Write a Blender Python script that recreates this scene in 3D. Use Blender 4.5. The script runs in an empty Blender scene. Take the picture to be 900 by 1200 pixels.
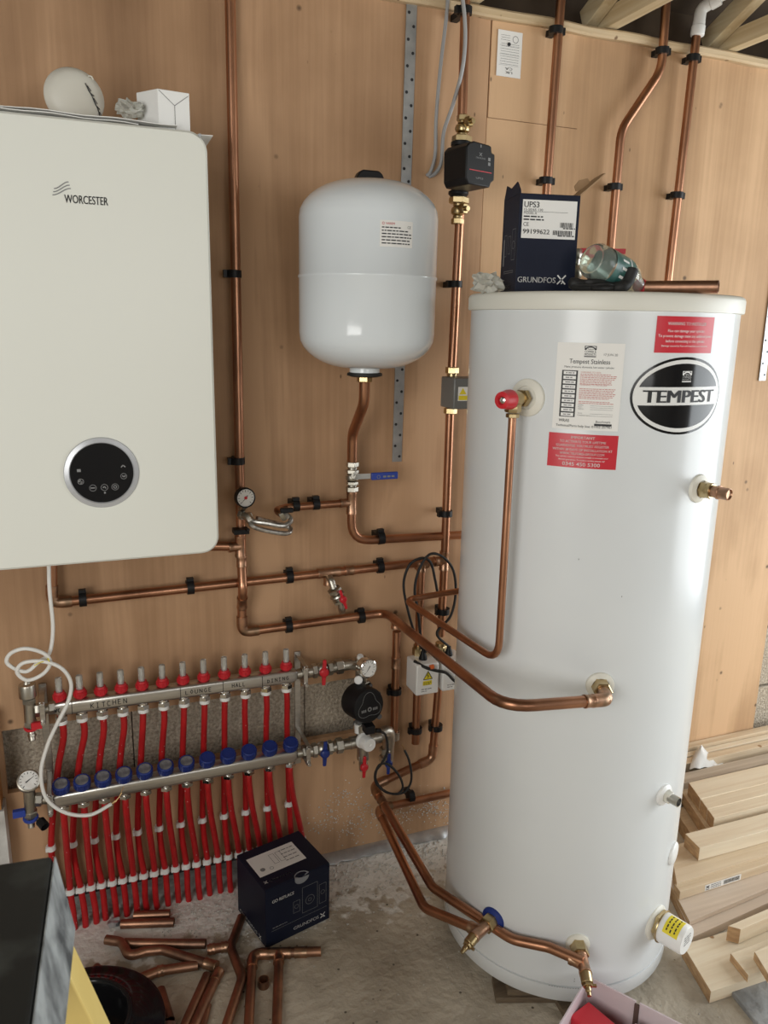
import bpy, math, random
import numpy as np
from mathutils import Vector, Matrix
random.seed(7)
RNG = np.random.default_rng(7)
SC = bpy.context.scene
COL = SC.collection
PI = math.pi

# ------------------------------------------------------------------ camera
FPX = 920.0
CAMP = np.array([0.0, -1.85, 1.482])
_p, _r, _y = math.radians(13.48), math.radians(1.19), math.radians(21.7)
_f = np.array([math.sin(_y)*math.cos(_p), math.cos(_y)*math.cos(_p), -math.sin(_p)])
_rt = np.array([math.cos(_y), -math.sin(_y), 0.0])
_u = np.cross(_rt, _f)
_r2 = math.cos(_r)*_rt + math.sin(_r)*_u
_u2 = -math.sin(_r)*_rt + math.cos(_r)*_u
ROT = np.array([_r2, -_u2, _f])
cd = bpy.data.cameras.new('camera')
cd.sensor_fit = 'VERTICAL'; cd.sensor_height = 36.0; cd.lens = FPX/1200*36
cd.clip_start = 0.02
cd.dof.use_dof = True; cd.dof.focus_distance = 1.65; cd.dof.aperture_fstop = 9.0
cam = bpy.data.objects.new('camera', cd); COL.objects.link(cam)
cam.matrix_world = Matrix(((_r2[0], _u2[0], -_f[0], CAMP[0]), (_r2[1], _u2[1], -_f[1], CAMP[1]),
                           (_r2[2], _u2[2], -_f[2], CAMP[2]), (0, 0, 0, 1)))
SC.camera = cam
# ------------------------------------------------------------------ light
wd = bpy.data.worlds.new('overcast sky'); SC.world = wd; wd.use_nodes = True
bg = wd.node_tree.nodes['Background']
bg.inputs[0].default_value = (0.86, 0.93, 1.0, 1); bg.inputs[1].default_value = 0.3

def area(name, loc, target, sx, sy, power, col):
    l = bpy.data.lights.new(name, 'AREA'); l.shape = 'RECTANGLE'; l.size = sx; l.size_y = sy
    l.energy = power; l.color = col
    o = bpy.data.objects.new(name, l); COL.objects.link(o); o.location = loc
    d = Vector(target)-Vector(loc); o.rotation_euler = d.to_track_quat('-Z', 'Y').to_euler()
    return o
area('daylight_through_garage_opening', (3.62, -1.42, 1.10), (0.6, -0.8, 0.85), 2.45, 2.0, 88, (0.93, 0.98, 1.0))
area('left_fill_light', (-1.36, -2.4, 1.5), (0.9, -0.2, 0.8), 1.4, 1.4, 42, (1.0, 0.99, 0.95))  # added fill from the left; its window is made up to carry it
area('front_fill_light', (0.9, -4.36, 1.6), (0.6, 0, 0.8), 1.6, 1.0, 17, (1.0, 0.98, 0.95))  # added weak fill from behind the camera; its window is assumed
SC.view_settings.view_transform = 'Standard'
SC.view_settings.look = 'None'
SC.view_settings.gamma = 1.0
SC.view_settings.use_curve_mapping = False
SC.view_settings.exposure = 0.0

# ------------------------------------------------------------------ geometry helpers
def ray(px, py): return ROT.T @ np.array([px-450.0, py-600.0, FPX])
def W(px, py, off=0.0):
    """the point of the plane parallel to the back wall, off metres in front of it, that shows at this place in the photograph"""
    r = ray(px, py); return CAMP + r*(-off-CAMP[1])/r[1]
def FL(px, py, z=0.0):
    r = ray(px, py); return CAMP + r*(z-CAMP[2])/r[2]
CC = np.array([1.044, -0.433]); CR = 0.2704        # hot water cylinder: axis and radius
def CYL(px, py, rad=CR):
    r = ray(px, py); o = CAMP[:2]
    a = r[:2]@r[:2]; b = 2*(o-CC)@r[:2]; c = (o-CC)@(o-CC)-rad**2
    return CAMP + r*(-b-math.sqrt(max(b*b-4*a*c, 0)))/2/a
def cyn(p):
    n = np.array([p[0]-CC[0], p[1]-CC[1], 0.0]); return n/np.linalg.norm(n)
A = lambda *v: np.array(v, float)
def unit(v):
    v = np.array(v, float); return v/(np.linalg.norm(v)+1e-12)
def basis(w, hint=None):
    w = unit(w)
    h = A(0, 0, 1) if hint is None else np.array(hint, float)
    if abs(unit(h)@w) > 0.99: h = A(1, 0, 0)
    u = unit(np.cross(h, w)); return u, np.cross(w, u), w
def bend(pts, r, n=6):
    """polyline with rounded corners"""
    P = [np.array(p, float) for p in pts]; rr = r if hasattr(r, '__len__') else [r]*len(P)
    out = [P[0]]
    for i in range(1, len(P)-1):
        a, b, c = P[i-1], P[i], P[i+1]
        la, lc = np.linalg.norm(a-b), np.linalg.norm(c-b); da, dc = (a-b)/la, (c-b)/lc
        ang = math.acos(max(-1, min(1, float(da@dc))))
        t = min(rr[i]/max(math.tan(ang/2), 1e-6), la*0.48, lc*0.48)
        s, e = b+da*t, b+dc*t
        for k in range(n+1):
            x = k/n; out.append((1-x)**2*s+2*x*(1-x)*b+x*x*e)
    out.append(P[-1]); return out
def smooth(pts, n=8):
    """Catmull-Rom through the points"""
    P = [np.array(p, float) for p in pts]; P = [2*P[0]-P[1]]+P+[2*P[-1]-P[-2]]
    out = []
    for i in range(1, len(P)-2):
        a, b, c, d = P[i-1:i+3]
        for k in range(n):
            t = k/n
            out.append(0.5*((2*b)+(c-a)*t+(2*a-5*b+4*c-d)*t*t+(3*b-3*c+d-a)*t**3))
    out.append(P[-2]); return out

class MB:
    def __init__(s): s.v, s.f, s.m = [], [], []
    def add(s, vs, fs, mi=0):
        o = len(s.v); s.v += [tuple(map(float, v)) for v in vs]
        s.f += [tuple(i+o for i in f) for f in fs]; s.m += [mi]*len(fs); return s
    def box(s, c, size, M=None, mi=0):
        """box by centre and size; M = three axis vectors"""
        u, v, w = (A(1, 0, 0), A(0, 1, 0), A(0, 0, 1)) if M is None else [np.array(x, float) for x in M]
        c = np.array(c, float); h = np.array(size, float)/2
        vs = [c+u*h[0]*a+v*h[1]*b+w*h[2]*d for d in (-1, 1) for b in (-1, 1) for a in (-1, 1)]
        return s.add(vs, [(0, 2, 3, 1), (4, 5, 7, 6), (0, 1, 5, 4), (2, 6, 7, 3), (0, 4, 6, 2), (1, 3, 7, 5)], mi)
    def hexa(s, bot, top, mi=0):
        n = len(bot)
        fs = [tuple(range(n))[::-1], tuple(range(n, 2*n))]+[(i, (i+1) % n, n+(i+1) % n, n+i) for i in range(n)]
        return s.add(list(bot)+list(top), fs, mi)
    def prism(s, poly, o, u, v, n, t, mi=0):
        """2-D outline poly in the plane (o,u,v), thickened by t along n"""
        o, u, v, n = [np.array(x, float) for x in (o, u, v, n)]
        b = [o+u*x+v*y for x, y in poly]; return s.hexa(b, [q+n*t for q in b], mi)
    def tube(s, pts, r, seg=12, mi=0, hollow=False, closed=False, cap=True):
        P = [np.array(p, float) for p in pts]; n = len(P); R = r if hasattr(r, '__len__') else [r]*n
        T = []
        for i in range(n):
            if closed: t = P[(i+1) % n]-P[i-1]
            else: t = P[min(i+1, n-1)]-P[max(i-1, 0)]
            T.append(unit(t))
        u = basis(T[0])[0]; rings = []
        for i in range(n):
            u = unit(u-T[i]*(u@T[i])); w = np.cross(T[i], u)
            rings.append([P[i]+R[i]*(math.cos(2*PI*k/seg)*u+math.sin(2*PI*k/seg)*w) for k in range(seg)])
        def skin(rings, flip):
            vs = [q for g in rings for q in g]; fs = []
            for i in range(n if closed else n-1):
                j = (i+1) % n
                for k in range(seg):
                    q = (i*seg+k, i*seg+(k+1) % seg, j*seg+(k+1) % seg, j*seg+k)
                    fs.append(q[::-1] if flip else q)
            return vs, fs
        vs, fs = skin(rings, False)
        if hollow:
            inn = [[P[i]+(q-P[i])*0.86 for q in rings[i]] for i in range(n)]
            v2, f2 = skin(inn, True); o = len(vs); vs += v2; fs += [tuple(i+o for i in f) for f in f2]
            L = (n-1)*seg
            for k in range(seg):
                k2 = (k+1) % seg
                fs.append((k2, k, o+k, o+k2)); fs.append((L+k, L+k2, o+L+k2, o+L+k))
        elif cap and not closed:
            fs += [tuple(range(seg))[::-1], tuple(range((n-1)*seg, n*seg))]
        return s.add(vs, fs, mi)
    def lat(s, o, ax, prof, seg=24, mi=0, hint=None, ph=0.0):
        """lathe: prof = [(radius, distance along ax)]"""
        u, v, w = basis(ax, hint); o = np.array(o, float); vs, fs = [], []; idx = []
        for r, h in prof:
            if r < 1e-7: idx.append([len(vs)]); vs.append(o+w*h)
            else:
                idx.append(list(range(len(vs), len(vs)+seg)))
                vs += [o+w*h+r*(math.cos(ph+2*PI*k/seg)*u+math.sin(ph+2*PI*k/seg)*v) for k in range(seg)]
        for a, b in zip(idx, idx[1:]):
            for k in range(seg):
                k2 = (k+1) % seg
                if len(a) == 1 and len(b) == 1: continue
                if len(a) == 1: fs.append((a[0], b[k2], b[k]))
                elif len(b) == 1: fs.append((a[k], a[k2], b[0]))
                else: fs.append((a[k], a[k2], b[k2], b[k]))
        if len(idx[0]) > 1: fs.append(tuple(idx[0])[::-1])
        if len(idx[-1]) > 1: fs.append(tuple(idx[-1]))
        return s.add(vs, fs, mi)
    def cyl(s, a, b, r, seg=16, mi=0, ch=0.0):
        a, b = np.array(a, float), np.array(b, float); L = np.linalg.norm(b-a)
        pr = [(r, 0), (r, L)] if not ch else [(r-ch, 0), (r, ch), (r, L-ch), (r-ch, L)]
        return s.lat(a, b-a, pr, seg, mi)
    def hexn(s, a, b, r, mi=0, ph=0.0):
        a, b = np.array(a, float), np.array(b, float); L = np.linalg.norm(b-a); c = min(L*.12, .002)
        return s.lat(a, b-a, [(r*.9, 0), (r, c), (r, L-c), (r*.9, L)], 6, mi, ph=ph)
    def ball(s, c, r, mi=0, sc=(1, 1, 1), seg=14, rg=8):
        vs, fs = [], []; c = np.array(c, float)
        pr = [(math.sin(PI*i/rg), -math.cos(PI*i/rg)) for i in range(rg+1)]
        pr[0] = (0, -1); pr[-1] = (0, 1)
        t = MB().lat((0, 0, 0), (0, 0, 1), pr, seg)
        return s.add([c+np.array(q)*r*np.array(sc) for q in t.v], t.f, mi)
    def torus(s, c, ax, R, r, seg=28, sg=8, mi=0):
        u, v, w = basis(ax); c = np.array(c, float)
        return s.tube([c+R*(math.cos(2*PI*k/seg)*u+math.sin(2*PI*k/seg)*v) for k in range(seg)], r, sg, mi, closed=True)
    def rrect(s, c, u, v, n, w, h, rad, t, mi=0, cs=6, ch=0.0):
        """rounded rectangle plate, front face at c + n*t"""
        pl = rr(w, h, rad, cs); c, u, v, n = [np.array(x, float) for x in (c, u, v, n)]
        if ch:
            p2 = rr(w-2*ch, h-2*ch, max(rad-ch, 1e-4), cs)
            R = [[c+u*x+v*y for x, y in pl], [c+u*x+v*y+n*(t-ch) for x, y in pl], [c+u*x+v*y+n*t for x, y in p2]]
        else: R = [[c+u*x+v*y for x, y in pl], [c+u*x+v*y+n*t for x, y in pl]]
        k = len(pl); vs = [q for g in R for q in g]
        fs = [tuple(range(k))[::-1], tuple(range((len(R)-1)*k, len(R)*k))]
        for a in range(len(R)-1): fs += [(a*k+i, a*k+(i+1) % k, (a+1)*k+(i+1) % k, (a+1)*k+i) for i in range(k)]
        return s.add(vs, fs, mi)
    def quad(s, a, b, c, d, mi=0): return s.add([a, b, c, d], [(0, 1, 2, 3)], mi)
    def build(s, name, mats, parent=None, sharp=35, bev=0.0):
        L = wloc(parent)
        me = bpy.data.meshes.new(name)
        me.from_pydata([(x-L[0], y-L[1], z-L[2]) for x, y, z in s.v], [], s.f)
        for m in (mats if isinstance(mats, (list, tuple)) else [mats]): me.materials.append(m)
        if len(me.materials) > 1: me.polygons.foreach_set('material_index', s.m)
        me.validate(); me.update()
        if sharp:
            me.shade_smooth(); me.set_sharp_from_angle(angle=math.radians(sharp))
        o = bpy.data.objects.new(name, me); COL.objects.link(o)
        if parent: o.parent = parent
        if bev:
            b = o.modifiers.new('bevel', 'BEVEL'); b.width = bev; b.segments = 2; b.limit_method = 'ANGLE'
            b.harden_normals = False
        return o
def rr(w, h, rad, cs=6):
    out = []
    for cx, cy, a0 in ((w/2-rad, h/2-rad, 0), (-w/2+rad, h/2-rad, 90), (-w/2+rad, -h/2+rad, 180), (w/2-rad, -h/2+rad, 270)):
        for k in range(cs+1):
            a = math.radians(a0+90*k/cs); out.append((cx+rad*math.cos(a), cy+rad*math.sin(a)))
    return out
def wloc(o):
    L = np.zeros(3)
    while o is not None: L = L+np.array(o.location); o = o.parent
    return L
def tag(o, label=None, cat=None, group=None, kind=None):
    if label: o['label'] = label
    if cat: o['category'] = cat
    if group: o['group'] = group
    if kind: o['kind'] = kind
    return o
def thing(name, loc, label, cat, group=None):
    o = bpy.data.objects.new(name, None); COL.objects.link(o); o.location = tuple(map(float, loc))
    o.empty_display_size = 0.03
    return tag(o, label, cat, group)
ORD = ['first', 'second', 'third', 'fourth', 'fifth', 'sixth', 'seventh', 'eighth', 'ninth', 'tenth', 'eleventh', 'twelfth']

# text, turned into flat meshes that lie on a surface
_tc = {}
def textmesh(st, bold=0.0):
    k = (st, bold)
    if k not in _tc:
        c = bpy.data.curves.new('lettering', 'FONT'); c.body = st; c.size = 1.0; c.resolution_u = 3; c.offset = bold
        o = bpy.data.objects.new('lettering', c)
        me = o.to_mesh()
        v = np.array([q.co[:2] for q in me.vertices]) if len(me.vertices) else np.zeros((0, 2))
        f = [tuple(p.vertices) for p in me.polygons]; o.to_mesh_clear()
        bpy.data.objects.remove(o); bpy.data.curves.remove(c)
        _tc[k] = (v, f)
    return _tc[k]
def letter(mb, st, fn, x, y, h, width=None, bold=0.0, align='l', mi=0, shear=0.0):
    """write st with cap height h at (x,y) of a surface mapped by fn(x,y) -> 3-D point"""
    v, f = textmesh(st, 0.0)
    if not len(v): return
    lo, hi = v.min(0), v.max(0); s = h/0.70; sx = s if width is None else width/(hi[0]-lo[0])
    wd_ = (hi[0]-lo[0])*sx; x0 = x-(0 if align == 'l' else wd_/2 if align == 'c' else wd_)
    for dx in ((0,) if not bold else (-bold*h*.8, 0, bold*h*.8)): mb.add([fn(x0+dx+(q[0]-lo[0])*sx+q[1]*s*shear, y+q[1]*s) for q in v], f, mi)
def bar(mb, fn, x0, x1, y0, y1, mi=0, n=1):
    xs = np.linspace(x0, x1, n+1)
    mb.add([fn(x, y) for x in xs for y in (y0, y1)], [(2*i, 2*i+2, 2*i+3, 2*i+1) for i in range(n)], mi)
def greek(mb, fn, x0, x1, y, h, mi=0, rng=random):
    """a line of print too small to read: a row of word-long dashes"""
    x = x0
    while x < x1-h:
        w = min(h*rng.uniform(1.5, 5), x1-x); bar(mb, fn, x, x+w, y, y+h, mi); x += w+h*.8
def plane(o, u, v): 
    o, u, v = [np.array(q, float) for q in (o, u, v)]
    return lambda x, y: o+u*x+v*y
def onwall(off): return lambda x, z: A(x, -off, z)
def oncyl(rad): return lambda s, z: A(CC[0]+rad*math.cos(s), CC[1]+rad*math.sin(s), z)

# ------------------------------------------------------------------ materials
def mat(name, c1, c2=None, rough=0.5, metal=0.0, scale=8.0, bump=0.0, bscale=None, stretch=(1, 1, 1), detail=5, lo=0.35, hi=0.65,
        rough2=None, coat=0.0, trans=0.0, ior=1.45, emit=0.0, dist=0.0, spots=None, spec=0.5):
    m = bpy.data.materials.new(name); m.use_nodes = True; nt = m.node_tree; N = nt.nodes; L = nt.links
    b = N['Principled BSDF']; b.inputs['Roughness'].default_value = rough; b.inputs['Metallic'].default_value = metal
    b.inputs['Base Color'].default_value = (*c1, 1); b.inputs['Coat Weight'].default_value = coat
    b.inputs['Transmission Weight'].default_value = trans; b.inputs['IOR'].default_value = ior
    b.inputs['Specular IOR Level'].default_value = spec
    if c2 is None and not bump: return m
    tc = N.new('ShaderNodeTexCoord'); mp = N.new('ShaderNodeMapping'); mp.inputs['Scale'].default_value = stretch
    L.new(tc.outputs['Object'], mp.inputs[0])
    if c2 is not None:
        n = N.new('ShaderNodeTexNoise'); n.inputs['Scale'].default_value = scale; n.inputs['Detail'].default_value = detail
        n.inputs['Distortion'].default_value = dist
        L.new(mp.outputs[0], n.inputs['Vector'])
        r = N.new('ShaderNodeValToRGB'); r.color_ramp.elements[0].position = lo; r.color_ramp.elements[1].position = hi
        r.color_ramp.elements[0].color = (*c1, 1); r.color_ramp.elements[1].color = (*c2, 1)
        L.new(n.outputs['Fac'], r.inputs[0]); out = r.outputs[0]
        if spots:
            col, sc_, th = spots
            vo = N.new('ShaderNodeTexVoronoi'); vo.inputs['Scale'].default_value = sc_; L.new(tc.outputs['Object'], vo.inputs['Vector'])
            rp = N.new('ShaderNodeValToRGB'); rp.color_ramp.elements[0].position = th*.6; rp.color_ramp.elements[1].position = th
            rp.color_ramp.elements[0].color = (1, 1, 1, 1); rp.color_ramp.elements[1].color = (0, 0, 0, 1)
            L.new(vo.outputs['Distance'], rp.inputs[0])
            mx = N.new('ShaderNodeMix'); mx.data_type = 'RGBA'; mx.inputs['B'].default_value = (*col, 1)
            L.new(rp.outputs[0], mx.inputs['Factor']); L.new(out, mx.inputs['A']); out = mx.outputs['Result']
        L.new(out, b.inputs['Base Color'])
        if rough2 is not None:
            mr = N.new('ShaderNodeMapRange'); mr.inputs['To Min'].default_value = rough; mr.inputs['To Max'].default_value = rough2
            L.new(n.outputs['Fac'], mr.inputs['Value']); L.new(mr.outputs[0], b.inputs['Roughness'])
    if bump:
        n2 = N.new('ShaderNodeTexNoise'); n2.inputs['Scale'].default_value = bscale or scale*2; n2.inputs['Detail'].default_value = 6
        L.new(mp.outputs[0], n2.inputs['Vector'])
        bp = N.new('ShaderNodeBump'); bp.inputs['Strength'].default_value = bump; bp.inputs['Distance'].default_value = 0.01
        L.new(n2.outputs['Fac'], bp.inputs['Height']); L.new(bp.outputs[0], b.inputs['Normal'])
    return m

def ply_mat(name, c1, c2, c3):
    m = bpy.data.materials.new(name); m.use_nodes = True; nt = m.node_tree; N = nt.nodes; L = nt.links
    b = N['Principled BSDF']; b.inputs['Roughness'].default_value = 0.62; b.inputs['Specular IOR Level'].default_value = 0.25
    tc = N.new('ShaderNodeTexCoord')
    mp = N.new('ShaderNodeMapping'); mp.inputs['Scale'].default_value = (4, 4, 0.55); L.new(tc.outputs['Object'], mp.inputs[0])
    n1 = N.new('ShaderNodeTexNoise'); n1.inputs['Scale'].default_value = 1.0; n1.inputs['Detail'].default_value = 4; n1.inputs['Distortion'].default_value = 1.2
    L.new(mp.outputs[0], n1.inputs['Vector'])
    w = N.new('ShaderNodeMath'); w.operation = 'MULTIPLY'; w.inputs[1].default_value = 22; L.new(n1.outputs['Fac'], w.inputs[0])
    sn = N.new('ShaderNodeMath'); sn.operation = 'SINE'; L.new(w.outputs[0], sn.inputs[0])
    mp2 = N.new('ShaderNodeMapping'); mp2.inputs['Scale'].default_value = (90, 90, 2.2); L.new(tc.outputs['Object'], mp2.inputs[0])
    n2 = N.new('ShaderNodeTexNoise'); n2.inputs['Scale'].default_value = 1.0; n2.inputs['Detail'].default_value = 5; L.new(mp2.outputs[0], n2.inputs['Vector'])
    n3 = N.new('ShaderNodeTexNoise'); n3.inputs['Scale'].default_value = 3.0; n3.inputs['Detail'].default_value = 5; L.new(tc.outputs['Object'], n3.inputs['Vector'])
    a1 = N.new('ShaderNodeMath'); a1.operation = 'MULTIPLY_ADD'; a1.inputs[1].default_value = 0.035; L.new(sn.outputs[0], a1.inputs[0]); L.new(n1.outputs['Fac'], a1.inputs[2])
    a2 = N.new('ShaderNodeMath'); a2.operation = 'MULTIPLY_ADD'; a2.inputs[1].default_value = 0.24; L.new(n2.outputs['Fac'], a2.inputs[0]); L.new(a1.outputs[0], a2.inputs[2])
    a3 = N.new('ShaderNodeMath'); a3.operation = 'MULTIPLY_ADD'; a3.inputs[1].default_value = 0.62; L.new(n3.outputs['Fac'], a3.inputs[0]); L.new(a2.outputs[0], a3.inputs[2])
    r = N.new('ShaderNodeValToRGB'); e = r.color_ramp.elements; e[0].position = 0.55; e[0].color = (*c1, 1); e[1].position = 1.35 if False else 1.0; e[1].color = (*c2, 1)
    mid = e.new(0.8); mid.color = (*c3, 1)
    sub = N.new('ShaderNodeMath'); sub.operation = 'SUBTRACT'; sub.inputs[1].default_value = 0.06; L.new(a3.outputs[0], sub.inputs[0]); L.new(sub.outputs[0], r.inputs[0])
    vo = N.new('ShaderNodeTexVoronoi'); vo.inputs['Scale'].default_value = 9; L.new(tc.outputs['Object'], vo.inputs['Vector'])
    rp = N.new('ShaderNodeValToRGB'); rp.color_ramp.elements[0].position = 0.03; rp.color_ramp.elements[1].position = 0.075
    rp.color_ramp.elements[0].color = (.8, .8, .8, 1); rp.color_ramp.elements[1].color = (0, 0, 0, 1); L.new(vo.outputs['Distance'], rp.inputs[0])
    v2 = N.new('ShaderNodeTexVoronoi'); v2.inputs['Scale'].default_value = 24; mp3 = N.new('ShaderNodeMapping'); mp3.inputs['Scale'].default_value = (1, 1, .45); L.new(tc.outputs['Object'], mp3.inputs[0]); L.new(mp3.outputs[0], v2.inputs['Vector'])
    r2 = N.new('ShaderNodeValToRGB'); r2.color_ramp.elements[0].position = 0.03; r2.color_ramp.elements[1].position = 0.07
    r2.color_ramp.elements[0].color = (.7, .7, .7, 1); r2.color_ramp.elements[1].color = (0, 0, 0, 1); L.new(v2.outputs['Distance'], r2.inputs[0])
    pk = N.new('ShaderNodeMath'); pk.operation = 'GREATER_THAN'; pk.inputs[1].default_value = 0.74; sp = N.new('ShaderNodeSeparateColor'); L.new(v2.outputs['Color'], sp.inputs[0]); L.new(sp.outputs[0], pk.inputs[0])
    m2 = N.new('ShaderNodeMath'); m2.operation = 'MULTIPLY'; L.new(r2.outputs[0], m2.inputs[0]); L.new(pk.outputs[0], m2.inputs[1])
    mm = N.new('ShaderNodeMath'); mm.operation = 'MAXIMUM'; L.new(rp.outputs[0], mm.inputs[0]); L.new(m2.outputs[0], mm.inputs[1])
    mx = N.new('ShaderNodeMix'); mx.data_type = 'RGBA'; mx.inputs['B'].default_value = (0.06, 0.035, 0.02, 1)
    L.new(mm.outputs[0], mx.inputs['Factor']); L.new(r.outputs[0], mx.inputs['A']); L.new(mx.outputs['Result'], b.inputs['Base Color'])
    bp = N.new('ShaderNodeBump'); bp.inputs['Strength'].default_value = 0.12; bp.inputs['Distance'].default_value = 0.004
    L.new(n2.outputs['Fac'], bp.inputs['Height']); L.new(bp.outputs[0], b.inputs['Normal'])
    return m

M = {}
M['ply'] = ply_mat('pink birch plywood', (0.26, 0.147, 0.078), (0.54, 0.335, 0.195), (0.40, 0.238, 0.132))
M['ply_pale'] = ply_mat('paler pink plywood', (0.36, 0.215, 0.115), (0.66, 0.43, 0.25), (0.52, 0.325, 0.18))
M['copper'] = mat('copper', (0.52, 0.265, 0.16), (0.25, 0.12, 0.07), 0.25, 1.0, 9, stretch=(1, 1, .6), lo=.4, hi=.72, rough2=.42)
M['copper_old'] = mat('tarnished copper', (0.50, 0.27, 0.17), (0.22, 0.13, 0.09), 0.35, 1.0, 14, lo=.35, hi=.65, rough2=.55)
M['copper_dark'] = mat('inside of copper', (0.10, 0.05, 0.03), None, .6, 1.0)
M['solder'] = mat('soldered copper fitting', (0.55, 0.31, 0.20), (0.30, 0.20, 0.13), .38, 1.0, 40)
M['brass'] = mat('brass', (0.56, 0.44, 0.25), (0.40, 0.30, 0.15), .3, 1.0, 30)
M['nickel'] = mat('nickel plated brass', (0.52, 0.49, 0.43), (0.38, 0.36, 0.31), .36, 1.0, 30)
M['steel'] = mat('brushed stainless steel', (0.62, 0.60, 0.56), (0.50, 0.48, 0.45), .36, 1.0, 4, stretch=(2, 40, 40))
M['chrome'] = mat('polished chrome', (0.75, 0.74, 0.72), None, .12, 1.0)
M['galv'] = mat('galvanised steel', (0.52, 0.53, 0.53), (0.38, 0.39, 0.40), .45, .9, 25)
M['black'] = mat('black plastic', (0.008, 0.008, 0.009), None, .45, spec=.35)
M['blacksoft'] = mat('black rubber', (0.016, 0.016, 0.016), None, .6)
M['glossblack'] = mat('glossy black panel', (0.008, 0.008, 0.009), None, .12)
M['enamel'] = mat('white enamelled steel', (0.74, 0.785, 0.81), None, .14, coat=.3)
M['cylwhite'] = mat('white coated sheet steel', (0.70, 0.725, 0.735), (0.67, 0.695, 0.705), .22, 0, 3)
M['lid'] = mat('pale grey plastic lid', (0.70, 0.69, 0.62), None, .4)
M['boiler'] = mat('cream white boiler casing', (0.74, 0.745, 0.68), None, .34)
M['boilerside'] = mat('grey boiler sides', (0.45, 0.45, 0.43), None, .5)
M['silver'] = mat('silver plastic ring', (0.50, 0.51, 0.53), None, .32, .35)
M['white'] = mat('white plastic', (0.82, 0.82, 0.80), None, .35)
M['offwhite'] = mat('off white plastic', (0.72, 0.70, 0.62), None, .45)
M['paper'] = mat('white paper', (0.82, 0.81, 0.78), None, .8)
M['print'] = mat('black print', (0.02, 0.02, 0.022), None, .55)
M['printgrey'] = mat('grey print', (0.22, 0.22, 0.22), None, .6)
M['printred'] = mat('dull red print', (0.55, 0.22, 0.20), None, .6)
M['logored'] = mat('red print', (0.55, 0.04, 0.05), None, .5)
M['printwhite'] = mat('white print', (0.80, 0.80, 0.78), None, .5)
M['stickred'] = mat('red vinyl sticker', (0.55, 0.025, 0.04), None, .3)
M['sticksilver'] = mat('silver vinyl sticker', (0.74, 0.74, 0.72), None, .25)
M['red'] = mat('red plastic', (0.55, 0.02, 0.03), None, .35)
M['pexred'] = mat('red heating pipe', (0.50, 0.016, 0.018), (0.40, 0.012, 0.014), .38, 0, 25, spots=((0.62, 0.5, 0.46), 55, .09))
M['pexback'] = mat('red heating pipe plain', (0.62, 0.02, 0.02), (0.52, 0.014, 0.016), .38, 0, 25)
M['blue'] = mat('blue plastic', (0.015, 0.035, 0.20), None, .35)
M['bluelight'] = mat('blue lever', (0.03, 0.06, 0.32), None, .4)
M['navy'] = mat('navy printed card', (0.006, 0.009, 0.024), (0.009, 0.013, 0.03), .55, 0, 6, spec=.3)
M['card'] = mat('brown cardboard', (0.42, 0.27, 0.15), (0.36, 0.23, 0.12), .8, 0, 20)
M['yellow'] = mat('yellow print', (0.80, 0.66, 0.04), None, .5)
M['glass'] = mat('clear plastic', (0.80, 0.82, 0.80), None, .08, trans=.72, ior=1.2)
M['bottle'] = mat('clear bottle plastic', (0.86, 0.93, 0.88), None, .06, trans=.92, ior=1.25)
M['bottlelabel'] = mat('green bottle label', (0.02, 0.09, 0.08), (0.12, 0.24, 0.22), .3, 0, 30)
M['bag'] = mat('clear crumpled plastic', (0.72, 0.72, 0.66), None, .2, trans=.45, ior=1.2)
M['greybox'] = mat('grey metal actuator box', (0.20, 0.205, 0.20), None, .5, .3)
M['greycable'] = mat('grey cable sheath', (0.36, 0.36, 0.36), None, .45)
M['whitecable'] = mat('white flex', (0.82, 0.81, 0.77), None, .4)
M['wirecu'] = mat('bare copper strand', (0.75, 0.52, 0.25), None, .35, 1.0)
M['concrete'] = mat('concrete floor', (0.60, 0.535, 0.43), (0.36, 0.31, 0.24), .9, 0, 4.5, bump=.6, bscale=45, detail=9, spots=((0.13, 0.11, 0.085), 26, .10))
def splash(m):
    nt = m.node_tree; N = nt.nodes; L = nt.links; b = N['Principled BSDF']; src = b.inputs['Base Color'].links[0].from_socket
    tc = N.new('ShaderNodeTexCoord'); sx = N.new('ShaderNodeSeparateXYZ'); L.new(tc.outputs['Object'], sx.inputs[0])
    mr = N.new('ShaderNodeMapRange'); mr.inputs['From Min'].default_value = -.34; mr.inputs['From Max'].default_value = -.03; L.new(sx.outputs['Y'], mr.inputs['Value'])
    n = N.new('ShaderNodeTexNoise'); n.inputs['Scale'].default_value = 26; n.inputs['Detail'].default_value = 9; L.new(tc.outputs['Object'], n.inputs['Vector'])
    n2 = N.new('ShaderNodeTexNoise'); n2.inputs['Scale'].default_value = 4; n2.inputs['Detail'].default_value = 3; L.new(tc.outputs['Object'], n2.inputs['Vector'])
    a = N.new('ShaderNodeMath'); a.operation = 'MULTIPLY_ADD'; a.inputs[1].default_value = .55; L.new(mr.outputs[0], a.inputs[0]); L.new(n.outputs['Fac'], a.inputs[2])
    a2 = N.new('ShaderNodeMath'); a2.operation = 'MULTIPLY_ADD'; a2.inputs[1].default_value = .35; L.new(n2.outputs['Fac'], a2.inputs[0]); L.new(a.outputs[0], a2.inputs[2])
    r = N.new('ShaderNodeValToRGB'); r.color_ramp.elements[0].position = .90; r.color_ramp.elements[1].position = 1.0; L.new(a2.outputs[0], r.inputs[0])
    mx = N.new('ShaderNodeMix'); mx.data_type = 'RGBA'; mx.inputs['B'].default_value = (.78, .76, .71, 1); L.new(r.outputs[0], mx.inputs['Factor']); L.new(src, mx.inputs['A'])
    L.new(mx.outputs['Result'], b.inputs['Base Color'])
splash(M['concrete'])
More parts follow.
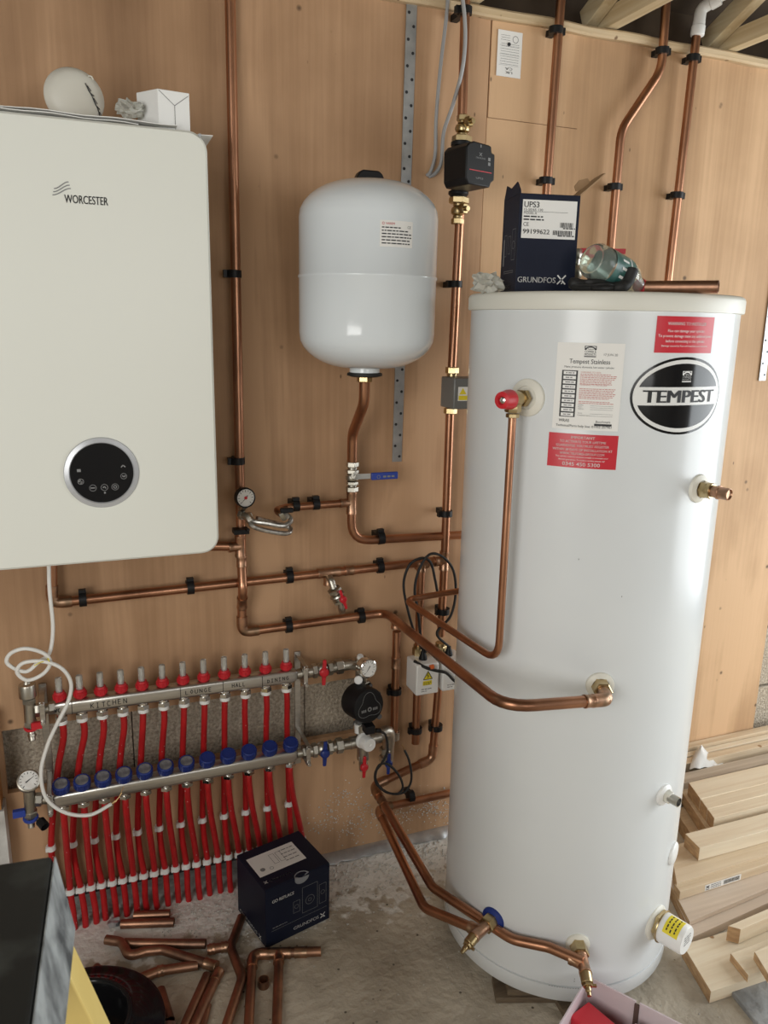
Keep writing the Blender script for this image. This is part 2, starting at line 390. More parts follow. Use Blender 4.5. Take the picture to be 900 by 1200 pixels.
M['block'] = mat('concrete block', (0.60, 0.52, 0.41), (0.36, 0.30, 0.23), .95, 0, 120, bump=.9, bscale=160, detail=3)
M['mortar'] = mat('mortar', (0.38, 0.36, 0.32), (0.25, 0.24, 0.21), .95, 0, 30, bump=.6, bscale=60)
M['crumb'] = mat('splashed cement', (0.62, 0.60, 0.55), (0.50, 0.48, 0.44), .95, 0, 30)
M['foil'] = mat('silver foil strip', (0.62, 0.64, 0.66), (0.5, 0.52, 0.54), .3, .8, 40)
M['cavity'] = mat('dark insulation', (0.05, 0.045, 0.04), None, .95)  # dark colour painted in for the shade of the gap below the plywood
def wood(name, a, b, sx=(1.2, 26, 26), rough=.6, **k): return mat(name, a, b, rough, 0, 2.2, stretch=sx, detail=6, dist=.6, lo=.3, hi=.7, bump=.08, bscale=6, **k)
M['pine'] = wood('planed pine', (0.68, 0.55, 0.39), (0.56, 0.42, 0.27), spots=((0.30, 0.15, 0.06), 9, .075))
M['pine_pale'] = wood('pale pine', (0.76, 0.66, 0.50), (0.66, 0.53, 0.37), spots=((0.34, 0.18, 0.08), 8, .06))
M['pine_grey'] = wood('dirty sawn timber', (0.56, 0.48, 0.38), (0.36, 0.29, 0.22))
M['mdf'] = wood('pinkish board', (0.64, 0.52, 0.41), (0.54, 0.43, 0.33))
M['darkwood'] = wood('dark brown timber', (0.20, 0.15, 0.10), (0.11, 0.08, 0.055))  # dark brown wood for the packers under the cylinder
M['endgrain'] = mat('pine end grain', (0.50, 0.32, 0.16), (0.34, 0.20, 0.10), .8, 0, 40, stretch=(1, 1, 3))
M['batten'] = wood('stained pale timber', (0.66, 0.52, 0.34), (0.50, 0.36, 0.20), spots=((0.20, 0.12, 0.06), 20, .12))
M['joist'] = mat('roof timber', (0.66, 0.55, 0.36), (0.52, 0.40, 0.23), .7, 0, 2.2, stretch=(26, 1.2, 26), detail=6, dist=.6)
M['felt'] = mat('brown roof lining', (0.10, 0.07, 0.045), (0.06, 0.042, 0.03), .9, 0, 6)
M['wallpaint'] = mat('bare blockwork wall', (0.46, 0.44, 0.40), (0.36, 0.34, 0.31), .95, 0, 12, bump=.4, bscale=70)
M['whitewood'] = mat('white painted timber', (0.66, 0.65, 0.62), (0.46, 0.44, 0.41), .6, 0, 18)
M['orangewood'] = wood('orange timber', (0.48, 0.22, 0.06), (0.34, 0.15, 0.04), sx=(26, 26, 1.2))
M['scuff'] = mat('scuffed dusty grey plastic', (0.06, 0.065, 0.07), (0.36, 0.385, 0.39), .75, 0, 22, stretch=(1, 1, .7), detail=10, dist=.3, lo=.36, hi=.64)
M['dustblack'] = mat('dusty black plastic', (0.010, 0.011, 0.010), (0.05, 0.055, 0.05), .55, 0, 14, lo=.55, hi=.8)
M['ladderyellow'] = mat('pale yellow fibreglass', (0.80, 0.62, 0.22), (0.74, 0.55, 0.17), .45, 0, 6)
M['pinkcard'] = mat('pale pinkish card', (0.66, 0.56, 0.58), (0.60, 0.50, 0.52), .6, 0, 5)
M['carddark'] = mat('dark gap shade', (0.10, 0.06, 0.05), None, .8)
M['braid'] = mat('braided steel hose', (0.66, 0.65, 0.62), (0.30, 0.29, 0.27), .35, .9, 90)
M['dust_sheet'] = mat('white polythene', (0.80, 0.80, 0.78), None, .35, trans=.2, ior=1.1)
M['slab'] = mat('rough grey slab', (0.20, 0.20, 0.195), (0.36, 0.36, 0.35), .95, 0, 14, bump=.8, bscale=40)

# ------------------------------------------------------------------ the setting
def struct(mb, name, m, label=None, parent=None, **k):
    o = mb.build(name, m, parent, **k)
    if parent is None: o['kind'] = 'structure'
    if label: o['label'] = label
    return o
X0, X1, YF = -1.3, 3.45, -4.3
def grid_sheet(xs, zs, keep, y0, y1):
    """upright sheet made of grid cells, only its outside faces; front at y0"""
    mb = MB(); idx = {}
    def vi(i, j, b):
        if (i, j, b) not in idx: idx[(i, j, b)] = len(mb.v); mb.v.append((xs[i], (y0, y1)[b], zs[j]))
        return idx[(i, j, b)]
    nx, nz = len(xs)-1, len(zs)-1; K = lambda i, j: 0 <= i < nx and 0 <= j < nz and keep(i, j)
    for i in range(nx):
        for j in range(nz):
            if not K(i, j): continue
            mb.f.append((vi(i, j, 0), vi(i+1, j, 0), vi(i+1, j+1, 0), vi(i, j+1, 0)))
            mb.f.append((vi(i, j, 1), vi(i, j+1, 1), vi(i+1, j+1, 1), vi(i+1, j, 1)))
            if not K(i-1, j): mb.f.append((vi(i, j, 0), vi(i, j+1, 0), vi(i, j+1, 1), vi(i, j, 1)))
            if not K(i+1, j): mb.f.append((vi(i+1, j, 0), vi(i+1, j, 1), vi(i+1, j+1, 1), vi(i+1, j+1, 0)))
            if not K(i, j-1): mb.f.append((vi(i, j, 0), vi(i, j, 1), vi(i+1, j, 1), vi(i+1, j, 0)))
            if not K(i, j+1): mb.f.append((vi(i, j+1, 0), vi(i+1, j+1, 0), vi(i+1, j+1, 1), vi(i, j+1, 1)))
    mb.m = [0]*len(mb.f); return mb

floor = struct(MB().box(((X0+X1)/2, (YF+.12)/2, -.05), (X1-X0+.4, .32-YF, .1)), 'floor', M['concrete'], 'bare grey concrete floor with cement splashes', sharp=0)
wb = struct(MB().box(((X0+X1)/2, .115, 1.05), (X1-X0, .05, 2.34)), 'wall_back', M['mortar'], 'back wall lined with pinkish plywood sheets over blockwork', sharp=0)
# concrete blocks showing in the slot behind the manifold and beyond the plywood on the right
for k in range(3):
    MB().box((-0.14+.45*k, .07, .465), (.448, .04, .215)).build('concrete_block', M['block'], wb, sharp=0, bev=.003)
for k in range(9):
    for q in range(3): MB().box((2.40+.45*q-(.225 if k % 2 else 0), .07, .14+.225*k), (.44, .04, .215)).build('concrete_block', M['block'], wb, sharp=0, bev=.003)
ZT = 2.20
J1, J2, J3 = -0.235, 0.984, 2.150
# middle sheet: slot behind the manifold, notch for the heating pipes at the bottom
sx = [J1+.003, -0.205, 0.50, 0.665, J2-.0008]; sz = [.022, .075, .385, .548, ZT]
def keepA(i, j):
    if j == 0 and i in (0, 1): return False
    if j == 2 and i in (1, 2): return False
    return True
grid_sheet(sx, sz, keepA, 0, .018).build('plywood_panel', M['ply'], wb, sharp=0)
grid_sheet([X0, J1-.003], [.02, ZT], lambda i, j: True, 0, .018).build('plywood_panel', M['ply'], wb, sharp=0)
# right sheet with a patch let in at its upper left corner
pw, pz = 1.245, 1.975
grid_sheet([J2+.0012, pw, J3], [.02, pz, ZT], lambda i, j: not (i == 0 and j == 1), .001, .019).build('plywood_panel', M['ply_pale'], wb, sharp=0)
grid_sheet([J2+.0035, pw-.0008], [pz+.0012, ZT], lambda i, j: True, 0, .018).build('plywood_patch', M['ply_pale'], wb, sharp=0)
for x in (J1, J2, J3-.04): MB().box((x, .052, 1.4), (.05, .06, 1.6)).build('stud', M['joist'], wb, sharp=0)
MB().box((.6, .075, .19), (1.6, .03, .34)).build('shade_backing', M['cavity'], wb, sharp=0)  # dark sheet behind the bottom notch, standing in for the shade there
wl = grid_sheet([YF, -3.1, -1.7, .1], [0, .8, 2.2, 4.4], lambda i, j: not (i == 1 and j == 1), 0, .1)  # opening put in to carry the left fill light
wl.v = [(X0-.1+y, x, z) for x, y, z in wl.v]; struct(wl, 'wall_left', M['wallpaint'], sharp=0)
wr = grid_sheet([YF, -2.75, -.12, .1], [0, 2.12, 4.4], lambda i, j: not (i == 1 and j == 0), 0, .12)
wr.v = [(X1+y, x, z) for x, y, z in wr.v]; struct(wr, 'wall_right', M['wallpaint'], sharp=0)
wf = grid_sheet([X0, .1, 1.7, X1], [0, 1.1, 2.1, 4.4], lambda i, j: not (i == 1 and j == 1), YF-.1, YF)  # unseen opening put in for the front fill light
struct(wf, 'wall_front', M['wallpaint'], sharp=0)
# roof: lining, trusses, wall plate
pitch = math.radians(27)
ceil = MB()
rise = lambda y: 2.36-y*.46
ceil.add([(X0, .15, rise(.15)), (X1, .15, rise(.15)), (X1, YF, rise(YF)), (X0, YF, rise(YF)),
          (X0, .15, rise(.15)+.05), (X1, .15, rise(.15)+.05), (X1, YF, rise(YF)+.05), (X0, YF, rise(YF)+.05)],
         [(0, 1, 2, 3), (7, 6, 5, 4), (0, 4, 5, 1), (1, 5, 6, 2), (2, 6, 7, 3), (3, 7, 4, 0)])
struct(ceil, 'ceiling', M['felt'], 'dark brown roof lining above pale timbers', sharp=0)
struct(MB().box(((X0+X1)/2, .115, 2.54), (X1-X0, .052, .62)), 'wall_gable', M['felt'], sharp=0)
pb = MB(); n = 60; xs = np.linspace(.2, X1, n)
prof = [(0.0, 2.188), (-.013, 2.188), (-.018, 2.193), (-.018, 2.205), (-.013, 2.210), (0.0, 2.210)]
vs = [(x, y+(.0015*math.sin(x*31)), z+.0015*math.sin(x*23+1)) for x in xs for y, z in prof]; k = len(prof)
pb.add(vs, [(i*k+j, (i+1)*k+j, (i+1)*k+(j+1) % k, i*k+(j+1) % k) for i in range(n-1) for j in range(k)])
struct(pb, 'trim_1', M['batten'], 'stained pale timber batten along the top of the plywood')
def beam(a, b, w, h, up=(0, 0, 1)):
    a, b = np.array(a, float), np.array(b, float); d = unit(b-a); s = unit(np.cross(d, up)); t = np.cross(s, d)
    return MB().box((a+b)/2, (np.linalg.norm(b-a), w, h), (d, s, t))
for i, x in enumerate((.15, .54, .93, 1.32, 1.71, 2.10, 2.49, 2.88)):
    t = thing('roof_truss', (x, 0, 2.213), f'pale timber roof truss over the back wall, {ORD[i]} from the left', 'truss', 'roof trusses')
    t['kind'] = 'structure'; del t['category']
    beam((x, .06, 2.236), (x, -3.6, 2.236), .034, .046).build('ceiling_joist', M['joist'], t, sharp=0, bev=.002)
    beam((x-.036, .05, 2.241), (x-.036, -3.4, 2.241+3.45*.45), .034, .05).build('rafter', M['joist'], t, sharp=0, bev=.002)
# jamb at the left edge
tj = struct(MB().box((-.262, -.03, .19), (.105, .055, .375)), 'trim_2', M['whitewood'], 'whitish post at the left end of the plywood')
tj2 = struct(MB().box((-.262, -.03, .50), (.094, .05, .24)), 'trim_3', M['orangewood'], 'orange brown strip of timber above the whitish post')
# foil strip below the plywood
fb = MB(); n = 60; xs = np.linspace(.50, 1.5, n)
for i, x in enumerate(xs):
    j = .004*math.sin(i*1.9)+.003*random.uniform(-1, 1)
    fb.v += [(x, .004, .022), (x, -.014+j, .020+j*.4), (x, -.026+j, .003)]
fb.f = [(3*i+j, 3*i+3+j, 3*i+4+j, 3*i+1+j) for i in range(n-1) for j in range(2)]; fb.m = [0]*len(fb.f)
struct(fb, 'trim_4', M['foil'], 'crinkled silver foil strip at the foot of the plywood', sharp=60)
# cement crumbs: on the floor by the wall and spattered on the lower plywood
cb = MB()
def crumb(c, r):
    q = [np.array(c)+r*A(*v)*random.uniform(.6, 1.2) for v in ((1, 0, 0), (-.5, .8, 0), (-.6, -.8, 0), (0, 0, .7), (0, 0, -.5))]
    cb.add(q, [(0, 1, 3), (1, 2, 3), (2, 0, 3), (1, 0, 4), (2, 1, 4), (0, 2, 4)])
for _ in range(1500):
    x = random.uniform(.12, 1.0); y = -.03-abs(random.gauss(0, .09)); crumb((x, y, .001), random.uniform(.0012, .005))
for _ in range(350): crumb((random.uniform(-.2, 1.6), random.uniform(-1.1, -.1), .0005), random.uniform(.001, .003))
for _ in range(560):
    cx, cz = random.choice([(.62, .19), (.70, .13), (.83, .09), (.9, .12), (.66, .08), (.78, .07), (.58, .12), (.93, .08)])
    crumb((cx+random.gauss(0, .035), -.001, max(.03, cz+random.gauss(0, .022))), random.uniform(.0015, .0042))
tag(cb.build('cement_crumbs', M['crumb'], sharp=0), 'pale cement crumbs splashed along the foot of the wall', 'cement', kind='stuff')

# ------------------------------------------------------------------ pipework
R22, R15 = .0112, .0076
def clip(parent, p, d, r, wall=True):
    """black clip round a pipe at p, pipe direction d, with a foot to the wall"""
    p = np.array(p, float); d = unit(d); R = r*1.55
    mb = MB(); mb.lat(p-d*.008, d, [(r*.98, 0), (R, 0), (R, .016), (r*.98, .016)], 16)
    s = unit(np.cross(d, A(0, 1, 0))); 
    mb.box(p+s*R*1.05, (.016, .012, .010), (d, A(0, 1, 0), s))
    if wall and p[1] < -.012: mb.box((p[0], (p[1]+R*.6)/2, p[2]), (.014, max(.004, -p[1]-R*.6), r*1.5), (d, A(0, 1, 0), s))
    return mb.build('pipe_clip', M['black'], parent)
def sleeve(parent, a, b, r, name='coupling', m='solder'):
    a, b = np.array(a, float), np.array(b, float); d = unit(b-a); L = np.linalg.norm(b-a)
    pr = [(r*.98, 0), (r*1.16, .0), (r*1.2, .003), (r*1.12, .005), (r*1.12, L-.005), (r*1.2, L-.003), (r*1.16, L), (r*.98, L)]
    return MB().lat(a, d, pr, 16).build(name, M[m], parent)
def elbow(parent, a, c, b, r, rad=None, name='elbow'):
    """soldered elbow from a through the corner c to b"""
    rad = rad or r*2.2; a, c, b = [np.array(q, float) for q in (a, c, b)]
    p = bend([c+unit(a-c)*rad*1.7, c, c+unit(b-c)*rad*1.7], rad, 8); n = len(p)
    R = [r*1.12]*n; R[0] = R[-1] = r*1.2; R[1] = R[-2] = r*1.2
    return MB().tube(p, R, 14).build(name, M['solder'], parent)
def tee(parent, p, d, b, r, L=.026, rb=None):
    p = np.array(p, float); d = unit(d); b = unit(b); rb = rb or r
    mb = MB()
    for s, e, q in ((p-d*L, p+d*L, r), (p, p+b*L*1.1, rb)):
        l = np.linalg.norm(e-s); mb.lat(s, e-s, [(q*.98, 0), (q*1.2, 0), (q*1.2, .006), (q*1.12, .008), (q*1.12, l-.008), (q*1.2, l-.006), (q*1.2, l), (q*.98, l)], 14)
    return mb.build('tee', M['solder'], parent)
def run(name, label, loc, parts, cat='pipe', group=None):
    t = thing(name, loc, label, cat, group)
    for pts, r, br in parts: MB().tube(bend(pts, br), r, 14).build('pipe_length', M['copper'], t, sharp=50)
    return t
def tap_handle(parent, c, ax, up, m, s=1.0, name='handle'):
    """butterfly handle: round hub with two wings"""
    c = np.array(c, float); ax = unit(ax); up = unit(up); sd = np.cross(up, ax)
    mb = MB().lat(c, ax, [(.011*s, 0), (.013*s, .002), (.013*s, .010*s), (.009*s, .014*s), (.0, .015*s)], 16)
    mb.prism([(-.0045*s, -.036*s), (.0045*s, -.036*s), (.006*s, 0), (.0045*s, .036*s), (-.0045*s, .036*s), (-.006*s, 0)], c+ax*.003*s, sd, up, ax, .006*s)
    return mb.build(name, m, parent, bev=.001)
def unions(mb, a, b, r, spec):
    """a chain of hexagon nuts and round necks along a-b; spec = [(share, radius factor, 'h' or 'r')]"""
    a, b = np.array(a, float), np.array(b, float); t = 0.0; tot = sum(s[0] for s in spec)
    for s, f, k in spec:
        p, q = a+(b-a)*t/tot, a+(b-a)*(t+s)/tot; t += s
        if k == 'h': mb.hexn(p, q, r*f)
        elif k == 'b': mb.lat(p, q-p, [(r*.8, 0), (r*f*.9, np.linalg.norm(q-p)*.2), (r*f, np.linalg.norm(q-p)*.5), (r*f*.9, np.linalg.norm(q-p)*.8), (r*.8, np.linalg.norm(q-p))], 18)
        else: mb.cyl(p, q, r*f, 16, ch=.0008)
    return mb

O = .032
# --- riser on the left and its run to the cylinder
bossA = CYL(703, 803); nA = cyn(bossA); endA = bossA+nA*.062
a0, a1 = W(269, -30, O), W(283, 660, O)
a2, a3 = W(284.5, 690, .058), W(283.5, 712, O)
a4, a5 = W(283.5, 741, O), W(452, 718, O)
a6 = W(592, 829, -endA[1]-.004); a7 = endA+unit(a6-endA)*.03
rA = run('copper_riser', 'left copper riser dropping past the boiler then crossing to the middle of the white cylinder', (a4[0], -O, a4[2]),
         [([a0, a1, a2, a3, a4, a5, a6, endA], R22, [.01, .02, .03, .02, .018, .035, .06, .01])])
for py, px in ((321, 274), (540, 278.5)): clip(rA, W(px, py, O), (0, 0, 1), R22)
clip(rA, W(338, 733.5, O), a5-a4, R22); clip(rA, W(423, 722.5, O), a5-a4, R22)
elbow(rA, a3, a4, a5, R22); sleeve(rA, W(283, 652, O), W(283.3, 664, O+.003), R22); sleeve(rA, W(284, 700, O+.014), W(283.6, 712, O), R22)
tA = W(281.5, 640, O); tee(rA, tA, (0, 0, 1), (-1, 0, 0), R22)
MB().tube([tA, W(240, 640, O)], R22, 14).build('pipe_length', M['copper'], rA)
MB().tube([A(*(bossA+nA*.004)), bossA+nA*.05], R22*1.1, 14).build('elbow_tail', M['solder'], rA)
sleeve(rA, a7+unit(a6-a7)*.0, a7+unit(a6-a7)*.022, R22)
MB().tube(bend([endA+unit(a6-endA)*.03, endA, endA-nA*.028], .02), R22*1.16, 14).build('elbow', M['solder'], rA)
g = W(464, 727, O+.004); tee(rA, g, a6-a5, (0, 0, -1), R22, .02)
# --- branch that drops from it to the mixing valve
g1, g2 = W(465, 735, O), W(457.5, 862, O)
g2 = A(g1[0], g1[1], g2[2])
rG = run('copper_drop', 'short copper pipe dropping behind the black pump gauge to the nickel elbow', (g2[0], g2[1], g2[2]), [([g1-A(0, 0, .012), g2], R22, .01)])
clip(rG, A(g1[0], g1[1], W(461, 810, O)[2]), (0, 0, 1), R22)
sleeve(rG, A(g1[0], g1[1], W(463, 783, O)[2]), A(g1[0], g1[1], W(463, 770, O)[2]), R22)
# --- upper horizontal run under the boiler
c0, c1, c2 = W(61, 640, O), W(61, 707, O), W(519, 656.5, O)
rC = run('copper_crossing', 'upper long copper pipe crossing the wall from under the boiler to the pump pipe', (c1[0], -O, c1[2]), [([c0, c1, c2], R22, .016)])
elbow(rC, c0, c1, c2, R22)
for px, py in ((97, 702), (223, 688), (339, 675.5), (445, 664)): clip(rC, W(px, py, O), c2-c1, R22)
tc_ = W(385, 671, O); tee(rC, tc_, c2-c1, (0, 0, -1), R22, .03)
sleeve(rC, W(404, 669, O), W(414, 668, O), R22); sleeve(rC, W(500, 658.5, O), W(510, 657.5, O), R22)
# --- bypass valve joining the two runs
bv0, bv1 = W(385, 676, O+.006), W(401, 716, O+.014)
vb = thing('bypass_valve', (bv0+bv1)/2, 'small nickel valve with red lever between the two horizontal copper pipes', 'valve')
mb = MB(); m1 = W(391, 690, .062); m2 = W(399, 705, .062)
mb.tube(bend([bv0, W(388, 680, .055), m1], .01), .009, 12)
unions(mb, m1, m2, .0145, [(1, 1.3, 'h'), (.6, .9, 'r'), (1.4, 1.35, 'b'), (.6, .9, 'r'), (1, 1.3, 'h')])
mb.tube(bend([m2, W(400, 712, .06), bv1], .01), .009, 12)
mb.build('valve_body', M['nickel'], vb)
tap_handle(vb, W(401, 702, .075), (0.3, -1, 0), (.35, 0, -1), M['red'], .75)

# --- pump riser: pump, two-port valves, drop to the lower coil connection
bossD = CYL(677, 1106); nD = cyn(bossD); endD = bossD+nD*.056
d0, d1 = W(546.5, -30, .055), W(509, 888, .036)
xd = W(529, 470, .05)
dl = W(506.5, 889, .04); dk = W(437, 921, .05)
d3 = FL(507, 1040, .175); d4 = FL(600, 1101, .18); d5 = FL(643, 1110, .19)
top_d = W(546.5, -30, .05); mid_d = W(521, 655, .04)
rD = run('pump_riser', 'copper pipe running down through the black wall pump and out to the front cylinder boss', (dl[0], dl[1], dl[2]),
         [([W(541.5, 140, .055), top_d], R22, .01), ([W(539, 250, .055), W(529.5, 435, .05)], R22, .01),
          ([W(527.5, 478, .05), mid_d, W(516.5, 745, .036)], R22, .1), ([W(514, 803, .036), dl, dk, d3, d4, d5, endD+A(0, 0, .006)], R22, [.01, .02, .025, .06, .09, .06, .01])])
clip(rD, W(544.3, 13, .055), (0, 0, 1), R22); clip(rD, W(533.5, 333, .052), (0, 0, 1), R22); clip(rD, W(522.5, 601.5, .044), (0, 0, 1), R22)
clip(rD, W(519.5, 716, .037), (0, 0, 1), R22); clip(rD, W(511.5, 852, .036), (0, 0, 1), R22)
tee(rD, W(520.5, 657, .04), (0, 0, 1), (-1, 0, 0), R22); elbow(rD, W(509, 860, .036), dl, dk, R22); elbow(rD, dl, dk, d3, R22)
sleeve(rD, dk+unit(d3-dk)*.055, dk+unit(d3-dk)*.075, R22)
dt = unit(d5-endD)
tee(rD, endD, nD, dt, R22, .026)
MB().tube([bossD+nD*.018, endD], R22*1.14, 14).build('tail', M['solder'], rD)
def drain_cock(parent, p, d):
    p = np.array(p, float); d = unit(d)
    mb = MB().cyl(p, p+d*.022, .0125, 16, ch=.001)
    mb.hexn(p+d*.022, p+d*.028, .011).cyl(p+d*.028, p+d*.038, .006, 12, ch=.001).cyl(p+d*.038, p+d*.046, .0042, 12)
    s = basis(d)[0]; mb.box(p+d*.025+s*.012, (.012, .005, .005), (s, basis(d)[1], d))
    return mb.build('drain_cock', M['brass'], parent)
drain_cock(rD, endD+nD*.022, nD*.9+A(0, 0, -.3))
# --- lower coil connection
bossE = CYL(578, 1077); nE = cyn(bossE); endE = bossE+nE*.05
e0, e1 = W(575, 919, .034), W(443, 948, .045)
e2 = FL(497, 1064, .155); e3 = FL(548, 1090, .17)
rE = run('coil_return_pipe', 'copper pipe along the wall foot bending out to the blue flanged cylinder connection', e1,
         [([e0, e1, e2, endE], R22, [.01, .025, .06, .01])])
clip(rE, W(481, 933, .036), e1-e0, R22); elbow(rE, e0, e1, e2, R22)
tee(rE, endE, nE, unit(e2-endE), R22, .026); MB().tube([bossE+nE*.02, endE+nE*.02], R22*1.1, 14).build('tail', M['solder'], rE)
drain_cock(rE, endE+nE*.022, nE*.9+A(0, 0, -.25))
# --- middle drop with the front two-port valve
f0, f1 = W(493.5, 668, O), W(481.5, 872, O)
rF = run('heating_drop', 'short open-ended copper pipe dropping through the left white wiring box', f1, [([f0, A(f0[0], -O, W(487, 760, O)[2])], R22, .01)])
MB().tube([A(f0[0], -O, W(485, 800, O)[2]), A(f0[0], -O, f1[2])], R22, 14, hollow=True).build('pipe_length', M['copper'], rF)
clip(rF, A(f0[0], -O, W(483, 856, O)[2]), (0, 0, 1), R22); tee(rF, W(494, 661, O), (1, 0, 0), (0, 0, -1), R22, .018)
# --- three risers on the right
for pts, lab, cl in (
    (([W(659.5, -30, O), W(640.7, 222, O), A(W(634, 318, O)[0], -O, 1.32)]), 'straight copper riser passing behind the dark blue box, left of three over the cylinder', ((651.5, 36), (639.5, 212))),
    (([W(784, -40, O), W(775, 82, O), W(728, 152, O), W(718, 262, O), A(W(711, 345, O)[0], -O, 1.32)]), 'copper riser with an S bend behind the bottle, middle of three over the cylinder', ((776, 60), (719.5, 219))),
    (([W(817, 34, O), W(787, 295, O), A(W(781, 340, O)[0], -O, 1.32)]), 'straight copper riser under the white plastic elbow, right of three over the cylinder', ((812, 68.5), (793, 229)))):
    t = run('copper_riser', lab, pts[-1], [(pts, R22, .09)], group='copper risers over the cylinder')
    for q in cl: clip(t, W(*q, O), pts[1]-pts[0], R22)
# white push-fit elbow on the right riser
p0, p1 = W(817, 42, O), W(821.5, 10, O)
pw_ = thing('plastic_pipe', p0, 'white push-fit plastic elbow and pipe on top of the right copper riser', 'pipe')
k1 = p1; k2 = W(864, -14, .10)
mb = MB().lat(p0, k1-p0, [(.0125, -.002), (.0165, 0), (.0175, .004), (.0175, .022), (.0155, .024), (.0155, .034)], 20)
mb.tube(bend([p0+unit(k1-p0)*.03, k1, k1+unit(k2-k1)*.03], .02), .0150, 16)
mb.lat(k1+unit(k2-k1)*.022, k2-k1, [(.0155, 0), (.0175, .002), (.0175, .022), (.0165, .026), (.012, .027)], 20)
mb.build('elbow', M['white'], pw_); MB().tube([k1+unit(k2-k1)*.03, k1+unit(k2-k1)*.7], .0112, 14).build('pipe_length', M['white'], pw_)

# --- expansion vessel and its pipe
VC = W(431, 320, .175); vx, vy = VC[0], VC[1]
zb, zt = W(431, 432, .175)[2], W(433, 211, .175)[2]; H = zt-zb; RV = .1495
ve = thing('expansion_vessel', (vx, vy, zb), 'white glossy expansion vessel mounted on the plywood beside the boiler', 'expansion vessel')
pr = [(0, 0), (.05, .002)]
for k in range(1, 8): a = k/8*PI/2; pr.append((.05+(RV-.05)*math.sin(a)**1.2, .002+.072*(1-math.cos(a))))
sm = (W(431, 326, .175)[2]-zb)
pr += [(RV, .078), (RV, sm-.004), (RV+.0022, sm-.002), (RV+.0022, sm+.002), (RV, sm+.004), (RV, H-.080)]
for k in range(7, 0, -1): a = k/8*PI/2; pr.append((.05+(RV-.05)*math.sin(a)**1.2, H-.004-.074*(1-math.cos(a))))
pr += [(.05, H-.003), (0, H)]
MB().lat((vx, vy, zb), (0, 0, 1), pr, 64).build('body', M['enamel'], ve, sharp=60)
MB().prism([(-.036, 0), (.036, 0), (.026, .018), (.018, .024), (-.018, .024), (-.026, .018)], (vx, vy-.012, zt-.006), (1, 0, 0), (0, 0, 1), (0, 1, 0), .024).build('foot', M['black'], ve, bev=.003)
MB().lat((vx-.004, vy, zb+.004), (0, 0, -1), [(.034, 0), (.034, .014), (.012, .014)], 32).build('collar', M['enamel'], ve)
MB().lat((vx-.004, vy, zb-.008), (0, 0, -1), [(.034, 0), (.039, .002), (.040, .007), (.03, .010), (.01, .010)], 32).build('gasket', M['blacksoft'], ve)
MB().box((vx, vy/2+.01, zb+H*.7), (.05, -vy-.12, .03)).box((vx, -.003, zb+H*.7), (.08, .006, .10)).build('wall_bracket', M['galv'], ve)
vr = 0.1500
def vfn(s, z): return A(vx+vr*math.sin(s/vr), vy-vr*math.cos(s/vr), z)
def srange(px, py):   # arc position on the vessel
    r = ray(px, py); o = CAMP[:2]-A(vx, vy); a = r[:2]@r[:2]; b = 2*o@r[:2]; c = o@o-vr*vr
    p = CAMP+r*(-b-math.sqrt(max(0, b*b-4*a*c)))/2/a; return vr*math.atan2(p[0]-vx, -(p[1]-vy)), p[2]
(l0, lz1), (l1, lz0) = srange(445.5, 257.5), srange(483, 291)
lm = MB(); bar(lm, vfn, l0, l1, lz0, lz1, n=8); lw, lh = l1-l0, lz1-lz0
lb = lm.build('rating_label', M['paper'], ve, sharp=60); vr = 0.1504
tm = MB(); letter(tm, 'VAREM', vfn, l0+lw*.16, lz1-lh*.16, lh*.085, bold=.02); tm.torus(vfn(l0+lw*.09, lz1-lh*.12), vfn(l0+lw*.09, 0)-A(vx, vy, 0), .0022, .0004, 14, 5); tm.build('red_logo', M['logored'], lb, sharp=0)
tm = MB(); random.seed(3)
letter(tm, 'CE', vfn, l0+lw*.82, lz1-lh*.27, lh*.10); 
for k, (x0, x1) in enumerate(((.05, .6), (.05, .85), (.05, .95), (.05, .95), (.05, .95), (.05, .95))): greek(tm, vfn, l0+lw*x0, l0+lw*x1, lz1-lh*(.29+.12*k), lh*.045)
tm.build('lettering', M['print'], lb, sharp=0)

vt = W(413, 544, .055)
b0 = A(vx-.004, vy, zb-.016); b4 = W(412.5, 545, .055); b5 = W(412.5, 578, .055); b6 = W(411.5, 634, .05); b7 = W(548, 626.5, .034)
rB = run('vessel_pipe', 'S-bent copper pipe under the white vessel passing through the blue-handled valve', b4,
         [([b0, W(427, 472, .165), W(413, 508, .07), b4+A(0, 0, .01)], R22*1.1, [.01, .06, .06, .01]), ([b5, b6, b7], R22, [.01, .055, .01])])
MB().hexn(b0+A(0, 0, .006), b0-A(0, 0, .014), .017).build('nut', M['brass'], rB)
clip(rB, W(446, 630, .048), (1, 0, .05), R22)
tB = W(412, 589, .054); tee(rB, tB, (0, 0, 1), (-1, 0, 0), R22, .028, R15*1.25)
MB().tube(bend([tB, W(334, 595, .05), W(324, 598, .085), W(333, 604, .115)], [.01, .02, .02]), R15*1.25, 14).build('branch', M['copper'], rB)
clip(rB, W(346.5, 592.5, .05), (1, 0, 0), R15*1.25); clip(rB, W(370, 590.5, .051), (1, 0, 0), R15*1.25)
bvl = thing('ball_valve', W(412.5, 560, .055), 'nickel ball valve with a long blue lever under the white vessel', 'valve')
va, vb_ = W(413, 541, .055), W(412.5, 576, .055)
unions(MB(), va, vb_, .0125, [(1.0, 1.25, 'h'), (.5, .95, 'r'), (.7, 1.3, 'h'), (1.6, 1.4, 'b'), (.6, 1.2, 'h'), (.4, .95, 'r'), (1.0, 1.25, 'h')]).cyl(W(412.5, 558, .055), W(414, 558, .085), .006, 12).build('valve_body', M['nickel'], bvl)
la, lb_ = W(414, 558.5, .084), W(466, 557, .084)
